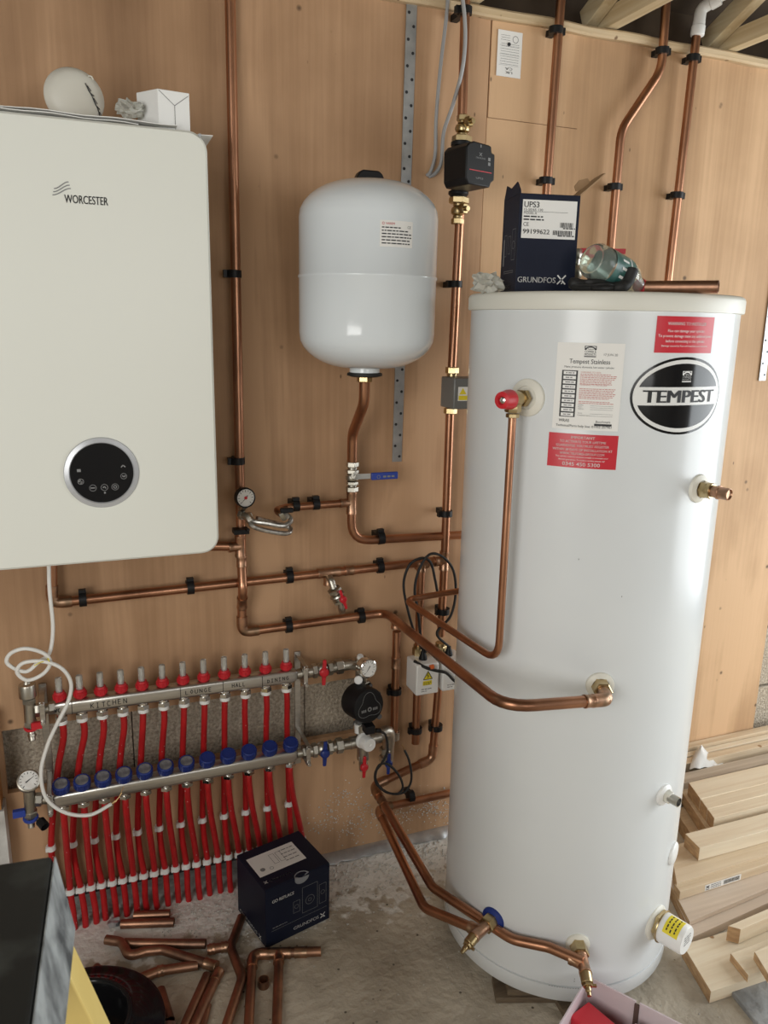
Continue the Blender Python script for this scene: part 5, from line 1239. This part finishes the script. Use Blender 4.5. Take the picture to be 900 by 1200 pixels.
# torn flaps: left flap stands up, right flap folds out, brown inside up
fl_ = [(0, 0), (bdep, 0), (bdep*.93, .006), (bdep*.75, .022), (bdep*.5, .014), (bdep*.12, .020), (.0, .006)]
MB().prism([(x, y*1.1) for x, y in fl_], kz, bv, unit(A(-.15*bu[0], -.15*bu[1], 1)), bu, .002).build('torn_flap', M['navy'], pb1, sharp=0)
fo_ = kz+bu*bwid; fd = unit(bu*.80+bv*.35+A(0, 0, .62)); fs_ = unit(bv-fd*(bv@fd))
MB().prism([(0, 0), (.05, .0), (.085, .006), (.098, .03), (.095, .052), (.075, .060), (.03, .058), (0, .055)], fo_, fd, fs_, np.cross(fd, fs_), .0022).build('open_flap', M['card'], pb1, sharp=0)
tb0 = fo_+fd*.055+fs_*.05; MB().prism([(-.014, 0), (.014, 0), (.018, .008), (.010, .020), (-.008, .020), (-.018, .010)], tb0, unit(bu*1.0+A(0, 0, .25)), A(0, 0, 1), bv, .002).build('flap_tab', M['card'], pb1, sharp=0)
fd2 = unit(bv*.6+A(0, 0, .8))
MB().prism([(.004, 0), (bwid-.004, 0), (bwid-.012, .018), (.02, .016)], K+bv*bdep+A(0, 0, bh), bu, unit(bv*.9+A(0, 0, .4)), unit(A(0, 0, 1)), .002).build('back_flap', M['card'], pb1, sharp=0)
ff = plane(K-bv*.0004, bu, (0, 0, 1))
lb = MB(); bar(lb, ff, .006, bwid-.006, bh*.56, bh*.94); lb = lb.build('part_label', M['paper'], pb1, sharp=0)
tm = MB(); f2 = plane(K-bv*.0008, bu, (0, 0, 1)); H_ = bh
letter(tm, 'UPS3', f2, .009, H_*.865, .0105, .030, .02); letter(tm, '15-50/65 130', f2, .009, H_*.830, .0045, .038); letter(tm, 'MODEL A', f2, .009, H_*.797, .0045, .026)
bar(tm, f2, .009, .098, H_*.822, H_*.825); letter(tm, '99199622', f2, .009, H_*.605, .0085, .054, .02); letter(tm, 'CE', f2, .009, H_*.68, .007, .011)
random.seed(2)
for k in range(2): greek(tm, f2, .009, .05, H_*(.768-.03*k), .0025)
for x0, x1, z0, z1 in ((.070, .110, .600, .645), (.084, .110, .675, .725)):
    x = x0
    while x < x1: w_ = random.uniform(.0006, .0022); bar(tm, f2, x, min(x+w_, x1), H_*z0, H_*z1); x += w_+random.uniform(.0006, .0015)
greek(tm, f2, .09, .115, H_*.662, .002); greek(tm, f2, .08, .115, H_*.587, .002)
tm.build('lettering', M['print'], lb, sharp=0)
tm = MB(); ff = plane(K-bv*.0006, bu, (0, 0, 1)); letter(tm, 'GRUNDFOS', ff, .004, H_*.115, .0105, .078, .02)
def xmark(mb, f, x, y, s):
    for k in (-1, 1): stroke(mb, f, (x-s*k, y-s), (x-s*.15*k, y-s*.15), s*.32); stroke(mb, f, (x+s*.15*k, y+s*.15), (x+s*k, y+s), s*.32)
    stroke(mb, f, (x, y-s*.9), (x+s*.35, y-s*.55), s*.25)
xmark(tm, ff, .094, H_*.150, .0085); tm.build('makers_name', M['printwhite'], pb1, sharp=0)
tm = MB(); fs2 = plane(K+bv*bdep-bu*.0005, -bv, (0, 0, 1))
letter(tm, 'GRUNDFOS', fs2, .02, H_*.06, .007, .05, .01)
for x0, x1, z0, z1 in ((.02, .035, .40, .62), (.045, .06, .42, .60), (.07, .09, .35, .66), (.025, .085, .22, .24)):
    for a, b in (((x0, z0), (x1, z0)), ((x1, z0), (x1, z1)), ((x1, z1), (x0, z1)), ((x0, z1), (x0, z0))): stroke(tm, fs2, (a[0], a[1]*H_), (b[0], b[1]*H_), .0009)
bar(tm, fs2, .015, .022, H_*.3, H_*.58); ring2(tm, fs2, .08, H_*.5, .007, .001); tm.build('side_drawings', M['printgrey'], pb1, sharp=0)
# bag of bits left of the carton
bq = on_top(568, 1.62, ZC+.017)
tag(crumple('plastic_bag', bq+A(.005, 0, .001), .030, (1.0, .8, .62), M['bag'], None, 8, 3, .38), 'crumpled clear bag on the cylinder left of the dark carton', 'bag')
# bottle
B0, B1 = VD(692, 303, 1.60), VD(742, 331, 1.70)
bd = unit(B1-B0); br = .0345
bo_ = thing('plastic_bottle', (B0+B1)/2, 'clear plastic drinks bottle with a green label lying on the black gloves', 'bottle')
bl = .15
pr = [(0, .008), (.006, .007), (.012, .003)]+[(br*.55, 0), (br*.80, .002), (br*.97, .010), (br, .022), (br*.97, .034), (br, .040), (br, bl-.05), (br*.9, bl-.035), (br*.5, bl-.008), (br*.40, bl+.005), (br*.40, bl+.02), (br*.34, bl+.02), (br*.34, bl+.004), (br*.86, bl-.036), (br*.96, bl-.05), (br*.96, .024), (br*.78, .004), (.012, .005), (0, .010)]
MB().lat(B0, bd, pr, 32).build('bottle_body', M['bottle'], bo_, sharp=60)
mb = MB().lat(B0+bd*.036, bd, [(br+.0006, 0), (br+.0006, bl-.090)], 32); mb.f = mb.f[:-2]; mb.m = mb.m[:-2]; lb = mb.build('bottle_label', M['bottlelabel'], bo_, sharp=60)
MB().cyl(B0+bd*(bl+.004), B0+bd*(bl+.022), .0155, 20, ch=.001).build('bottle_cap', M['red'], bo_)
for k in range(5): 
    a = 2*PI*k/5; u_, v_, w_ = basis(bd); d_ = math.cos(a)*u_+math.sin(a)*v_
tm = MB(); u_, v_, w_ = basis(bd); lv_ = lambda s, y: B0+bd*(.050+y)+(br+.0012)*(math.cos(s)*u_+math.sin(s)*v_)
toC = unit(CAMP-B0); s0_ = math.atan2(toC@v_, toC@u_)
for s in np.linspace(-.9, .9, 5): bar(tm, lv_, s0_+s, s0_+s+.14, .004, .022, n=2)
bar(tm, lv_, s0_-1.2, s0_+1.2, .030, .033, n=10); tm.build('label_print', M['printwhite'], lb, sharp=0)
# gloves, valve, offcut
def blob(name, c, sq, m, parent, seed):
    import bmesh
    rn = random.Random(seed); bm = bmesh.new(); bmesh.ops.create_icosphere(bm, subdivisions=4, radius=1); ks = [(rn.uniform(2, 6), rn.uniform(0, 6), unit([rn.gauss(0, 1) for _ in range(3)])) for _ in range(7)]
    mb = MB(); vs = []
    for v in bm.verts:
        p = np.array(v.co); k = 1+.09*sum(math.sin(f*(p@d)*1.6+ph) for f, ph, d in ks)/1.6
        vs.append(A(c[0], c[1], c[2])+p*k*np.array(sq))
    bm.verts.index_update(); mb.add(vs, [tuple(v.index for v in f.verts) for f in bm.faces]); bm.free()
    return mb.build(name, m, parent, sharp=70)
gl = thing('work_gloves', on_top(705, 1.63), 'crumpled black work gloves under the bottle on top of the cylinder', 'gloves')
q = on_top(703, 1.625, ZC+.013); blob('palm', q, (.058, .035, .0125), M['blacksoft'], gl, 3)
q2 = on_top(736, 1.63, ZC+.008)
MB().tube(smooth([q+A(.02, 0, 0), q2+A(-.02, .0, .004), q2+A(-.004, 0, .012), q2+A(.006, 0, .034), q2+A(.008, 0, .042)], 6), [.012]*12+[.012]*9+[.010]*3+[.006], 12).build('finger', M['blacksoft'], gl, sharp=70)
MB().tube(smooth([q+A(-.02, -.01, 0), q+A(-.05, .0, .002), q+A(-.062, .01, .012)], 6), [.012]*10+[.010, .008, .005], 12).build('finger', M['blacksoft'], gl, sharp=70)
rvv = thing('loose_valve', on_top(676, 1.72), 'loose nickel valve with a red lever behind the bottle on the cylinder', 'valve')
q = VD(674, 305, 1.72); mb = MB(); unions(mb, A(q[0], q[1], ZC), A(q[0], q[1], q[2]+.022), .012, [(1, 1.2, 'h'), (.6, .9, 'r'), (1.5, 1.4, 'b'), (.6, .9, 'r'), (1, 1.2, 'h')]); mb.build('valve_body', M['nickel'], rvv)
qa, qb_ = VD(680, 295, 1.72), VD(733, 293.5, 1.74); MB().box((qa+qb_)/2, (np.linalg.norm(qb_-qa), .010, .005), basis(np.cross(unit(qb_-qa), A(0, 0, 1)), A(0, 0, 1))).build('red_lever', M['red'], rvv)
oc0, oc1 = VD(757, 335, 1.575), VD(843, 330, 1.555); oc0[2] = oc1[2] = ZC+.0112
tt = MB().tube([oc0, lerp(oc0, oc1, .5)+A(0, 0, 0), oc1], .0112, 16, hollow=True).build('copper_offcut', M['copper_old'], None, sharp=50); tag(tt, 'straight copper offcut lying on the right of the cylinder lid', 'pipe offcut')
oc0, oc1 = on_top(745, 1.70, ZC+.008), on_top(825, 1.72, ZC+.008)

# ------------------------------------------------------------------ carton on the floor
A0, A1, A2 = FL(312, 1112, 0), FL(386, 1076, 0), FL(287, 1063, 0)
bu = unit(A1-A0); bv = A(-bu[1], bu[0], 0); bwid = np.linalg.norm(A1-A0); bdep = float((A2-A0)@bv); bh = .162
pb2 = thing('pump_carton', A0+bu*bwid/2+bv*bdep/2, 'closed dark blue pump carton standing on the floor by the red pipes', 'box')
c = A0+bu*bwid/2+bv*bdep/2
MB().box(c+A(0, 0, bh/2), (bwid, bdep, bh), (bu, bv, Z)).build('carton', M['navy'], pb2, sharp=0, bev=.0015)
MB().box(c+A(0, 0, bh+.0008), (bwid*.99, bdep*.985, .0016), (bu, bv, Z)).box(A0+bu*bwid*.5-bv*.0008+A(0, 0, bh-.012), (bwid*.985, .0016, .022), (bu, bv, Z)).build('lid_flap', M['navy'], pb2, sharp=0, bev=.0005)
ff = plane(A0-bv*.0008, bu, Z); ft = plane(A0+A(0, 0, bh+.0022), bu, bv); fs2 = plane(A0+bv*bdep-bu*.0006, -bv, Z)
tm = MB()
letter(tm, 'GO REPLACE', ff, bwid*.10, bh*.74, .0085, bwid*.33, .025)
letter(tm, 'GRUNDFOS', ff, bwid*.42, bh*.10, .009, bwid*.40, .015); xmark(tm, ff, bwid*.885, bh*.125, .0065)
letter(tm, 'GRUNDFOS', fs2, bdep*.08, bh*.045, .008, bdep*.62, .015); xmark(tm, fs2, bdep*.80, bh*.07, .006)
letter(tm, 'GRUNDFOS', ft, bwid*.13, bdep*.13, .006, bwid*.32, .01); xmark(tm, ft, bwid*.08, bdep*.16, .004)
tm.build('lettering', M['printwhite'], pb2, sharp=0)
tm = MB()
def outl(x0, x1, z0, z1, t=.0008):
    for a, b in (((x0, z0), (x1, z0)), ((x1, z0), (x1, z1)), ((x1, z1), (x0, z1)), ((x0, z1), (x0, z0))): stroke(tm, ff, (a[0]*bwid, a[1]*bh), (b[0]*bwid, b[1]*bh), t)
outl(.42, .52, .40, .60); ring2(tm, ff, bwid*.47, bh*.5, .005, .0008); outl(.56, .80, .33, .78); ring2(tm, ff, bwid*.68, bh*.52, .012, .0009); ring2(tm, ff, bwid*.68, bh*.52, .004, .0008); outl(.83, .94, .36, .70); ring2(tm, ff, bwid*.885, bh*.55, .005, .0008)
stroke(tm, ff, (bwid*.08, bh*.26), (bwid*.95, bh*.26), .0007)
random.seed(12); greek(tm, ff, bwid*.10, bwid*.32, bh*.30, .002)
tm.build('line_drawings', M['printgrey'], pb2, sharp=0)
lt = MB(); bar(lt, ft, bwid*.06, bwid*.78, bdep*.30, bdep*.80); lt = lt.build('top_label', M['paper'], pb2, sharp=0)
tm = MB(); ft2 = plane(A0+A(0, 0, bh+.0026), bu, bv)
for k in range(4): greek(tm, ft2, bwid*.52, bwid*.74, bdep*(.42+.09*k), .003)
ring2(tm, ft2, bwid*.16, bdep*.44, .0005, .006); ring2(tm, ft2, bwid*.28, bdep*.40, .004, .0012)
for x in (.36, .46): 
    for a, b in (((x, .46), (x+.07, .46)), ((x+.07, .46), (x+.07, .70)), ((x+.07, .70), (x, .70)), ((x, .70), (x, .46))): stroke(tm, ft2, (a[0]*bwid, a[1]*bdep), (b[0]*bwid, b[1]*bdep), .001)
tm.build('label_print', M['printgrey'], lt, sharp=0)
tp_ = MB(); n = 20; cc = A0+bu*bwid*.55-bv*.0022+A(0, 0, bh-.004)
for i in range(n):
    a, b = 2*PI*i/n, 2*PI*(i+1)/n
    pq = lambda t: cc+bu*.020*math.cos(t)+(A(0, 0, .016*math.sin(t)) if math.sin(t) < 0 else bv*.016*math.sin(t)+A(0, 0, .0065))
    tp_.add([cc, pq(a), pq(b)], [(0, 1, 2)])
tp_.build('tape_seal', mat('clear tape', (.25, .26, .28), None, .25, spec=.6), pb2, sharp=60)

# ------------------------------------------------------------------ copper offcuts on the floor
def offcut(lab, pts, r=R22, br=.03, hollow=True, m='copper_old', sleeves=(), dz=0.0):
    P = [FL(x, y, r+dz) for x, y in pts]; t = thing('copper_offcut', (P[0]+P[-1])/2*A(1, 1, 0), lab, 'pipe offcut', 'copper offcuts on the floor')
    MB().tube(bend(P, br), r, 14, hollow=hollow).build('tube', M[m], t, sharp=50)
    for a, b in sleeves: sleeve(t, FL(*a, r+dz), FL(*b, r+dz), r)
    return t
offcut('short straight offcut lying nearest the feet of the red pipes', [(157, 1073), (199, 1071)])
t = offcut('straight offcut with a scrap of grey tape at its left end', [(142, 1083), (204, 1081)])
q = FL(135, 1080, .012); crumple('tape_scrap', q, .016, (1, .8, .7), M['foil'], t, 21, 2, .3)
offcut('wavy offcut with an S bend at its left end, amid the heap', [(124, 1101), (143, 1104), (151, 1121), (170, 1115), (190, 1113), (254, 1133)], sleeves=[((240, 1128.5), (254, 1133))], dz=.004)
offcut('straight offcut lying behind the wavy one', [(146, 1105), (200, 1106), (241, 1106)])
offcut('slanting offcut with a coupling in front of the wavy one', [(163, 1147), (186, 1138), (232, 1131)], sleeves=[((184, 1138.7), (192, 1136.8))])
offcut('long offcut running towards the camera, brighter and right one of a close pair', [(257, 1138), (226, 1206)], sleeves=[((257, 1138), (251, 1150))])
offcut('long dark offcut running towards the camera, left one of a close pair', [(243, 1143), (214, 1208)], m='copper_old')
offcut('thin offcut tip lying beside the close pair at the lower frame edge', [(244, 1178), (236, 1212)], r=R15)
offcut('long offcut with two bends leaning towards the floor carton', [(283, 1075), (270, 1110), (284, 1146), (262, 1212)], br=.05)
offcut('stubby coupled offcut between the wavy one and the long bent one', [(243, 1113), (268, 1109)], sleeves=[((245, 1112.7), (252, 1111.6)), ((259, 1110.4), (266, 1109.3))])
t = offcut('T shaped assembly of old copper with an elbow, in front of the floor carton', [(376, 1115), (296, 1118), (291, 1212)], sleeves=[((360, 1115.6), (345, 1116.1))])
P, Q = FL(327, 1117, R22), FL(324, 1212, R22); MB().tube([P, Q], R22, 14).build('branch_tube', M['copper_old'], t, sharp=50); tee(t, P, FL(376, 1115, R22)-P, Q-P, R22, .028)
elbow(t, FL(340, 1116.3, R22), FL(296, 1118, R22), FL(293, 1180, R22), R22)
q = FL(309, 1156, 0); st = MB().tube([q+A(0, 0, .0005), q+A(0, 0, .02)], .0125, 18, hollow=True).build('pipe_stub', M['copper_old'], None, sharp=50); tag(st, 'tiny ring of copper pipe standing upright inside the T assembly', 'pipe offcut')
offcut('dark offcut bent round the rim of the black tub', [(112, 1134), (128, 1150), (157, 1166)], m='copper_old')
offcut('short dark offcut standing left of two beside the black tub', [(161, 1158), (172, 1192)])
offcut('short dark offcut standing right of two beside the black tub', [(188, 1160), (199, 1196)])
offcut('tiny offcut lying between the two short dark ones', [(171, 1181), (184, 1180)])
lf = thing('loose_fitting', FL(185, 1200, 0), 'small dull nickel fitting lying at the lower frame edge beside the black tub', 'fitting', None)
unions(MB(), FL(160, 1199, .013), FL(206, 1203, .013), .009, [(1, 1.3, 'h'), (.6, .9, 'r'), (1.2, 1.3, 'b'), (.6, .9, 'r'), (1, 1.2, 'h')]).build('fitting_body', M['nickel'], lf)

# ------------------------------------------------------------------ black tub
tc2 = FL(92, 1196, .09); tb = thing('black_tub', (tc2[0], tc2[1], 0), 'glossy black plastic tub with a round opening, on the floor at the lower left', 'tub')
MB().lat((tc2[0], tc2[1], 0), Z, [(.10, .001), (.158, .004), (.172, .04), (.169, .064), (.160, .068), (.150, .066), (.112, .086), (.102, .094), (.096, .094), (.092, .088), (.088, .02), (0, .015)], 64).build('tub_body', M['glossblack'], tb, sharp=50)
MB().torus((tc2[0], tc2[1], .0925), Z, .100, .004, 64, 8).build('rim', M['black'], tb)

# ------------------------------------------------------------------ stepladder in the foreground
zl = .90; T1 = FL(61, 1002, zl); T2 = FL(22, 1290, zl)
B1 = FL(86, 1092, zl-.085); B2 = FL(60, 1330, zl-.085)
ld = thing('stepladder', (T1[0]-.16, (T1[1]+T2[1])/2, 0), 'black-topped stepladder with pale yellow legs close to the camera at lower left', 'ladder')
lx = A(-.32, .03, 0)
tpm = MB(); tpm.hexa([B1+lx*1.1, B1, B2, B2+lx*1.1], [T1+lx, T1, T2, T2+lx])
tpm.build('top_cap', M['dustblack'], ld, sharp=0, bev=.004)
nrm = unit(np.cross(T2-T1, B1-T1)); nrm = nrm if nrm[0] > 0 else -nrm
sc2 = MB(); e_ = .0015
sc2.hexa([T1+nrm*e_+(B1-T1)*.03, T2+nrm*e_+(B2-T2)*.03, B2+nrm*e_-(B2-T2)*.03, B1+nrm*e_-(B1-T1)*.03], [T1+nrm*.003+(B1-T1)*.03, T2+nrm*.003+(B2-T2)*.03, B2+nrm*.003-(B2-T2)*.03, B1+nrm*.003-(B1-T1)*.03])
sc2.build('scuffed_side', M['scuff'], ld, sharp=0)
def leg_(a, b, w1, w2): 
    a, b = np.array(a, float), np.array(b, float); d = unit(b-a); s = unit(np.cross(d, A(0, 1, 0))); t_ = np.cross(d, s)
    lg = MB().box((a+b)/2, (np.linalg.norm(b-a), w1, w2), (d, s, t_)).build('leg', M['ladderyellow'], ld, sharp=0, bev=.002)
    MB().box(b+d*-.015, (.05, w1+.008, w2+.008), (d, s, t_)).build('rubber_foot', M['blacksoft'], lg, sharp=0, bev=.002)
La = FL(83, 1128, zl-.085)+A(-.014, 0, .01); Lb = FL(205, 1400, 0.03)
leg_(La, Lb, .026, .055)
off_ = lx*1.0
leg_(La+off_, Lb+off_+A(-.08, 0, 0), .026, .055)
La2 = A(La[0]-.01, T2[1]+.03, La[2]); leg_(La2, A(La2[0]-.0, T2[1]-.12, .03), .026, .055); leg_(La2+off_, A(La2[0]-.35, T2[1]-.12, .03), .026, .055)

# ------------------------------------------------------------------ open carton at the lower right
zr = .128; K1 = FL(689, 1143, zr); K2 = FL(800, 1200, zr); K0 = FL(655, 1212, zr)
du = unit(K2-K1); K2 = K1+du*.26; dv_ = unit(A(du[1], -du[0], 0)); dv_ = dv_ if dv_[1] < 0 else -dv_
oc = thing('open_carton', (*(K1+du*.13+dv_*.12)[:2], 0), 'open pale pinkish carton in front of the cylinder at the lower frame edge', 'box')
Kf = A(K1[0], K1[1], 0); t_ = .004
def wallb(a, b, h, nm, nrm_):
    a, b = np.array(a, float), np.array(b, float); d = unit(b-a); L_ = np.linalg.norm(b-a)
    return MB().box((a+b)/2+nrm_*t_/2+A(0, 0, h/2), (L_, t_, h), (d, nrm_, Z)).build(nm, M['pinkcard'], oc, sharp=0, bev=.0006)
wallb(Kf, Kf+du*.105, zr, 'back_panel', dv_); wallb(Kf+du*.113, Kf+du*.26, zr, 'back_panel', dv_)
MB().box(Kf+du*.109+dv_*.005+A(0, 0, zr/2-.002), (.010, .004, zr-.004), (du, dv_, Z)).build('dark_slit', M['carddark'], oc, sharp=0)  # dark strip stands in for the shade in the gap between panels
wallb(Kf+dv_*.004, Kf+dv_*.22, zr, 'side_panel', du); wallb(Kf+du*.256+dv_*.004, Kf+du*.256+dv_*.22, zr, 'side_panel', du); wallb(Kf+dv_*.22, Kf+dv_*.22+du*.26, zr*.8, 'front_panel', dv_)
MB().box(Kf+du*.13+dv_*.112+A(0, 0, .003), (.25, .21, .004), (du, dv_, Z)).build('bottom_panel', M['pinkcard'], oc, sharp=0)
rc = Kf+du*.05+dv_*.075
t = tag(MB().box(rc+A(0, 0, .052), (.085, .06, .094), (unit(du+dv_*.3), unit(dv_-du*.3), Z)).build('red_packet', M['stickred'], None, sharp=0, bev=.002), 'red packet inside the open pinkish carton', 'packet')
tr = thing('plastic_tray', Kf+du*.155+dv_*.08, 'clear pinkish plastic tray beside the red packet in the open carton', 'tray')
d1, d2 = unit(du+dv_*.1), unit(dv_-du*.1); c_ = Kf+du*.160+dv_*.085
MB().box(c_+A(0, 0, .055), (.10, .10, .10), (d1, d2, Z)).build('tray_body', mat('pinkish clear plastic', (.62, .42, .46), None, .2, trans=.3, ior=1.2), tr, sharp=0, bev=.003)
MB().box(c_+A(0, 0, .106), (.08, .08, .002), (d1, d2, Z)).build('paper_insert', M['paper'], tr, sharp=0)

# ------------------------------------------------------------------ timber by the wall on the right
WD = unit(A(1, -.012, 0))
def plank(name, lab, far, near, z, th, m, right=None, L_=1.15, grp='timber stacked beside the cylinder', cat='timber', rot=None):
    a, b = FL(*far, z), FL(*near, z)
    d = WD if right is None else unit(FL(*right, z)-b)
    s = A(-d[1], d[0], 0); w_ = abs(float((a-b)@s)); 
    t = MB().hexa([b-A(0, 0, th), b+d*L_-A(0, 0, th), b+d*L_+s*w_-A(0, 0, th), a-A(0, 0, th)], [b, b+d*L_, b+d*L_+s*w_, a])
    t.m = [0]*6; t.m[5] = 1
    # a piece of stock starts at its own corner so the grain runs along it
    o = t.build(name, [M[m], M['endgrain']], None, sharp=0, bev=.0012)
    return tag(o, lab, cat, grp)
def upright(name, lab, x0, y0, y1, z1, m, L_=1.3):
    o = MB().box((x0+L_/2, (y0+y1)/2, z1/2+.0005), (L_, abs(y1-y0), z1-.001)).build(name, M[m], None, sharp=0, bev=.0015); return tag(o, lab, 'timber', 'timber stacked beside the cylinder')
upright('timber_batten', 'pale knotty batten standing on edge against the plywood, hindmost of the stack', 1.60, -.004, -.032, .128, 'pine')
upright('timber_batten', 'pale batten on edge, second from the plywood at the back of the stack', 1.58, -.036, -.058, .117, 'pine_pale')
upright('timber_batten', 'knotty batten on edge, third from the plywood behind the dirty board', 1.57, -.063, -.092, .115, 'pine')
upright('timber_board', 'dirty whitish sawn board on edge in front of the knotty battens', 1.50, -.124, -.170, .109, 'pine_grey')
plank('timber_plank', 'thick bottom plank under the three pale boards of the stack', (790, 948), (815, 985), .048, .047, 'pine')
plank('timber_plank', 'brown-ended plank lying under the three pale boards', (797, 925), (828, 972), .086, .036, 'pine')
a, b = A(807, 917, 0), A(837, 959, 0)
for k, (s, e) in enumerate(((0, .455), (.465, .735), (.745, 1.0))):
    p, q = a*(1-s)+b*s, a*(1-e)+b*e
    plank('timber_board', f'pale pine board on top of the stack, {["rear widest", "middle", "front"][k]} of three side by side', tuple(p[:2]), tuple(q[:2]), .130-.002*k, .042, 'pine_pale')
plank('timber_batten', 'square pale batten lying alone in front of the three pale boards', (803, 977), (820, 994), .118, .040, 'pine_pale')
plank('timber_board', 'wide pale board directly under the square batten', (785, 992), (793, 1035), .077, .034, 'pine', right=(900, 1001))
lbp = plank('timber_batten', 'narrow pale batten with a printed label on its edge', (790, 1036), (797, 1045), .068, .026, 'pine', right=(900, 1012))
b_ = FL(797, 1045, .068); d_ = unit(FL(900, 1012, .068)-b_); s_ = A(-d_[1], d_[0], 0)
x0 = float((W(826, 1045, -b_[1])-b_)@d_); x1 = float((W(869, 1030, -b_[1])-b_)@d_)
fn = lambda x, y: b_+d_*x-s_*.0004+A(0, 0, y)
q = MB(); bar(q, fn, x0, x1, -.023, -.005); q = q.build('printed_label', M['paper'], lbp, sharp=0)
fn = lambda x, y: b_+d_*x-s_*.0008+A(0, 0, y); tm = MB(); random.seed(6)
stroke(tm, fn, (x0+.004, -.016), (x0+.014, -.009), .003); stroke(tm, fn, (x0+.014, -.016), (x0+.004, -.009), .003); bar(tm, fn, x0+.003, x0+.015, -.021, -.019)
for k in range(3): greek(tm, fn, x0+.02, x0+.055, -.010-.005*k, .0018)
x = x0+.065
while x < x1-.004: w_ = random.uniform(.0008, .002); bar(tm, fn, x, x+w_, -.020, -.008); x += w_+.0014
tm.build('label_print', M['print'], q, sharp=0)
plank('timber_board', 'thin pinkish board below the labelled board, upper of two', (777, 1020), (808, 1080), .041, .014, 'mdf', right=(900, 1041))
plank('timber_board', 'thin pinkish board lowest of the stack beside the dark gap', (780, 1030), (812, 1098), .026, .025, 'mdf', right=(900, 1058))
plank('timber_plank', 'broad pale plank lying on the floor nearest the camera, under the loose battens', (800, 1107), (833, 1162), .034, .033, 'pine_pale', right=(890, 1143))
plank('timber_batten', 'square batten with dark ringed end grain on the broad floor plank', (853, 1085), (868, 1089), .078, .042, 'pine_pale', right=(900, 1075))
plank('timber_batten', 'flat pale batten lying between the ringed batten and the front one', (856, 1117), (877, 1143), .056, .021, 'pine_pale', right=(900, 1134))
plank('timber_batten', 'flat batten nearest the right frame edge on the floor plank', (884, 1115), (901, 1143), .080, .022, 'pine_pale', right=(930, 1128))
# polythene scrap
ps = thing('polythene_scrap', W(838, 888, .1), 'white polythene scrap tucked between the battens by the plywood', 'plastic')
mb = MB(); n = 10; random.seed(8)
r0 = [FL(812+4.2*i, 884-2.4*i if i < 3 else 878+i*.3, .132+.004*math.sin(i*2.3)) for i in range(n)]
top_ = [W(x, y, .045) for x, y in ((812, 884), (817, 880), (822, 873), (826, 880), (830, 879), (835, 886), (840, 892), (846, 896), (850, 899), (856, 900))]
bot_ = [W(x, y, .122) for x, y in ((808, 902), (814, 901), (820, 901), (826, 900), (831, 900), (836, 899), (841, 899), (846, 898), (851, 898), (857, 899))]
vs = []
for i in range(n):
    for k in range(4): vs.append(lerp(top_[i], bot_[i], k/3)+A(0, 0, .010*(i % 2)*math.sin(PI*(k+.5)/4)))
vs2 = [q+A(.0, .0, .0015) for q in vs]; N = len(vs)
fs = [(i*4+k, (i+1)*4+k, (i+1)*4+k+1, i*4+k+1) for i in range(n-1) for k in range(3)]
mb.add(vs+vs2, fs+[tuple(q+N for q in f[::-1]) for f in fs]); mb.build('sheet', M['dust_sheet'], ps, sharp=70)
# rough slab at the lower right
s1_, s2_, s3_ = FL(856, 1160, .012), FL(905, 1146, .012), FL(893, 1206, .012)
sl = MB().hexa([s1_-A(0, 0, .012), s3_-A(0, 0, .012), s3_+A(.3, 0, -.012), s2_+A(.2, .05, -.012)], [s1_, s3_, s3_+A(.3, 0, 0), s2_+A(.2, .05, 0)]).build('grey_slab', M['slab'], None, sharp=0, bev=.002)
tag(sl, 'rough dark grey slab on the floor at the lower right corner', 'slab')
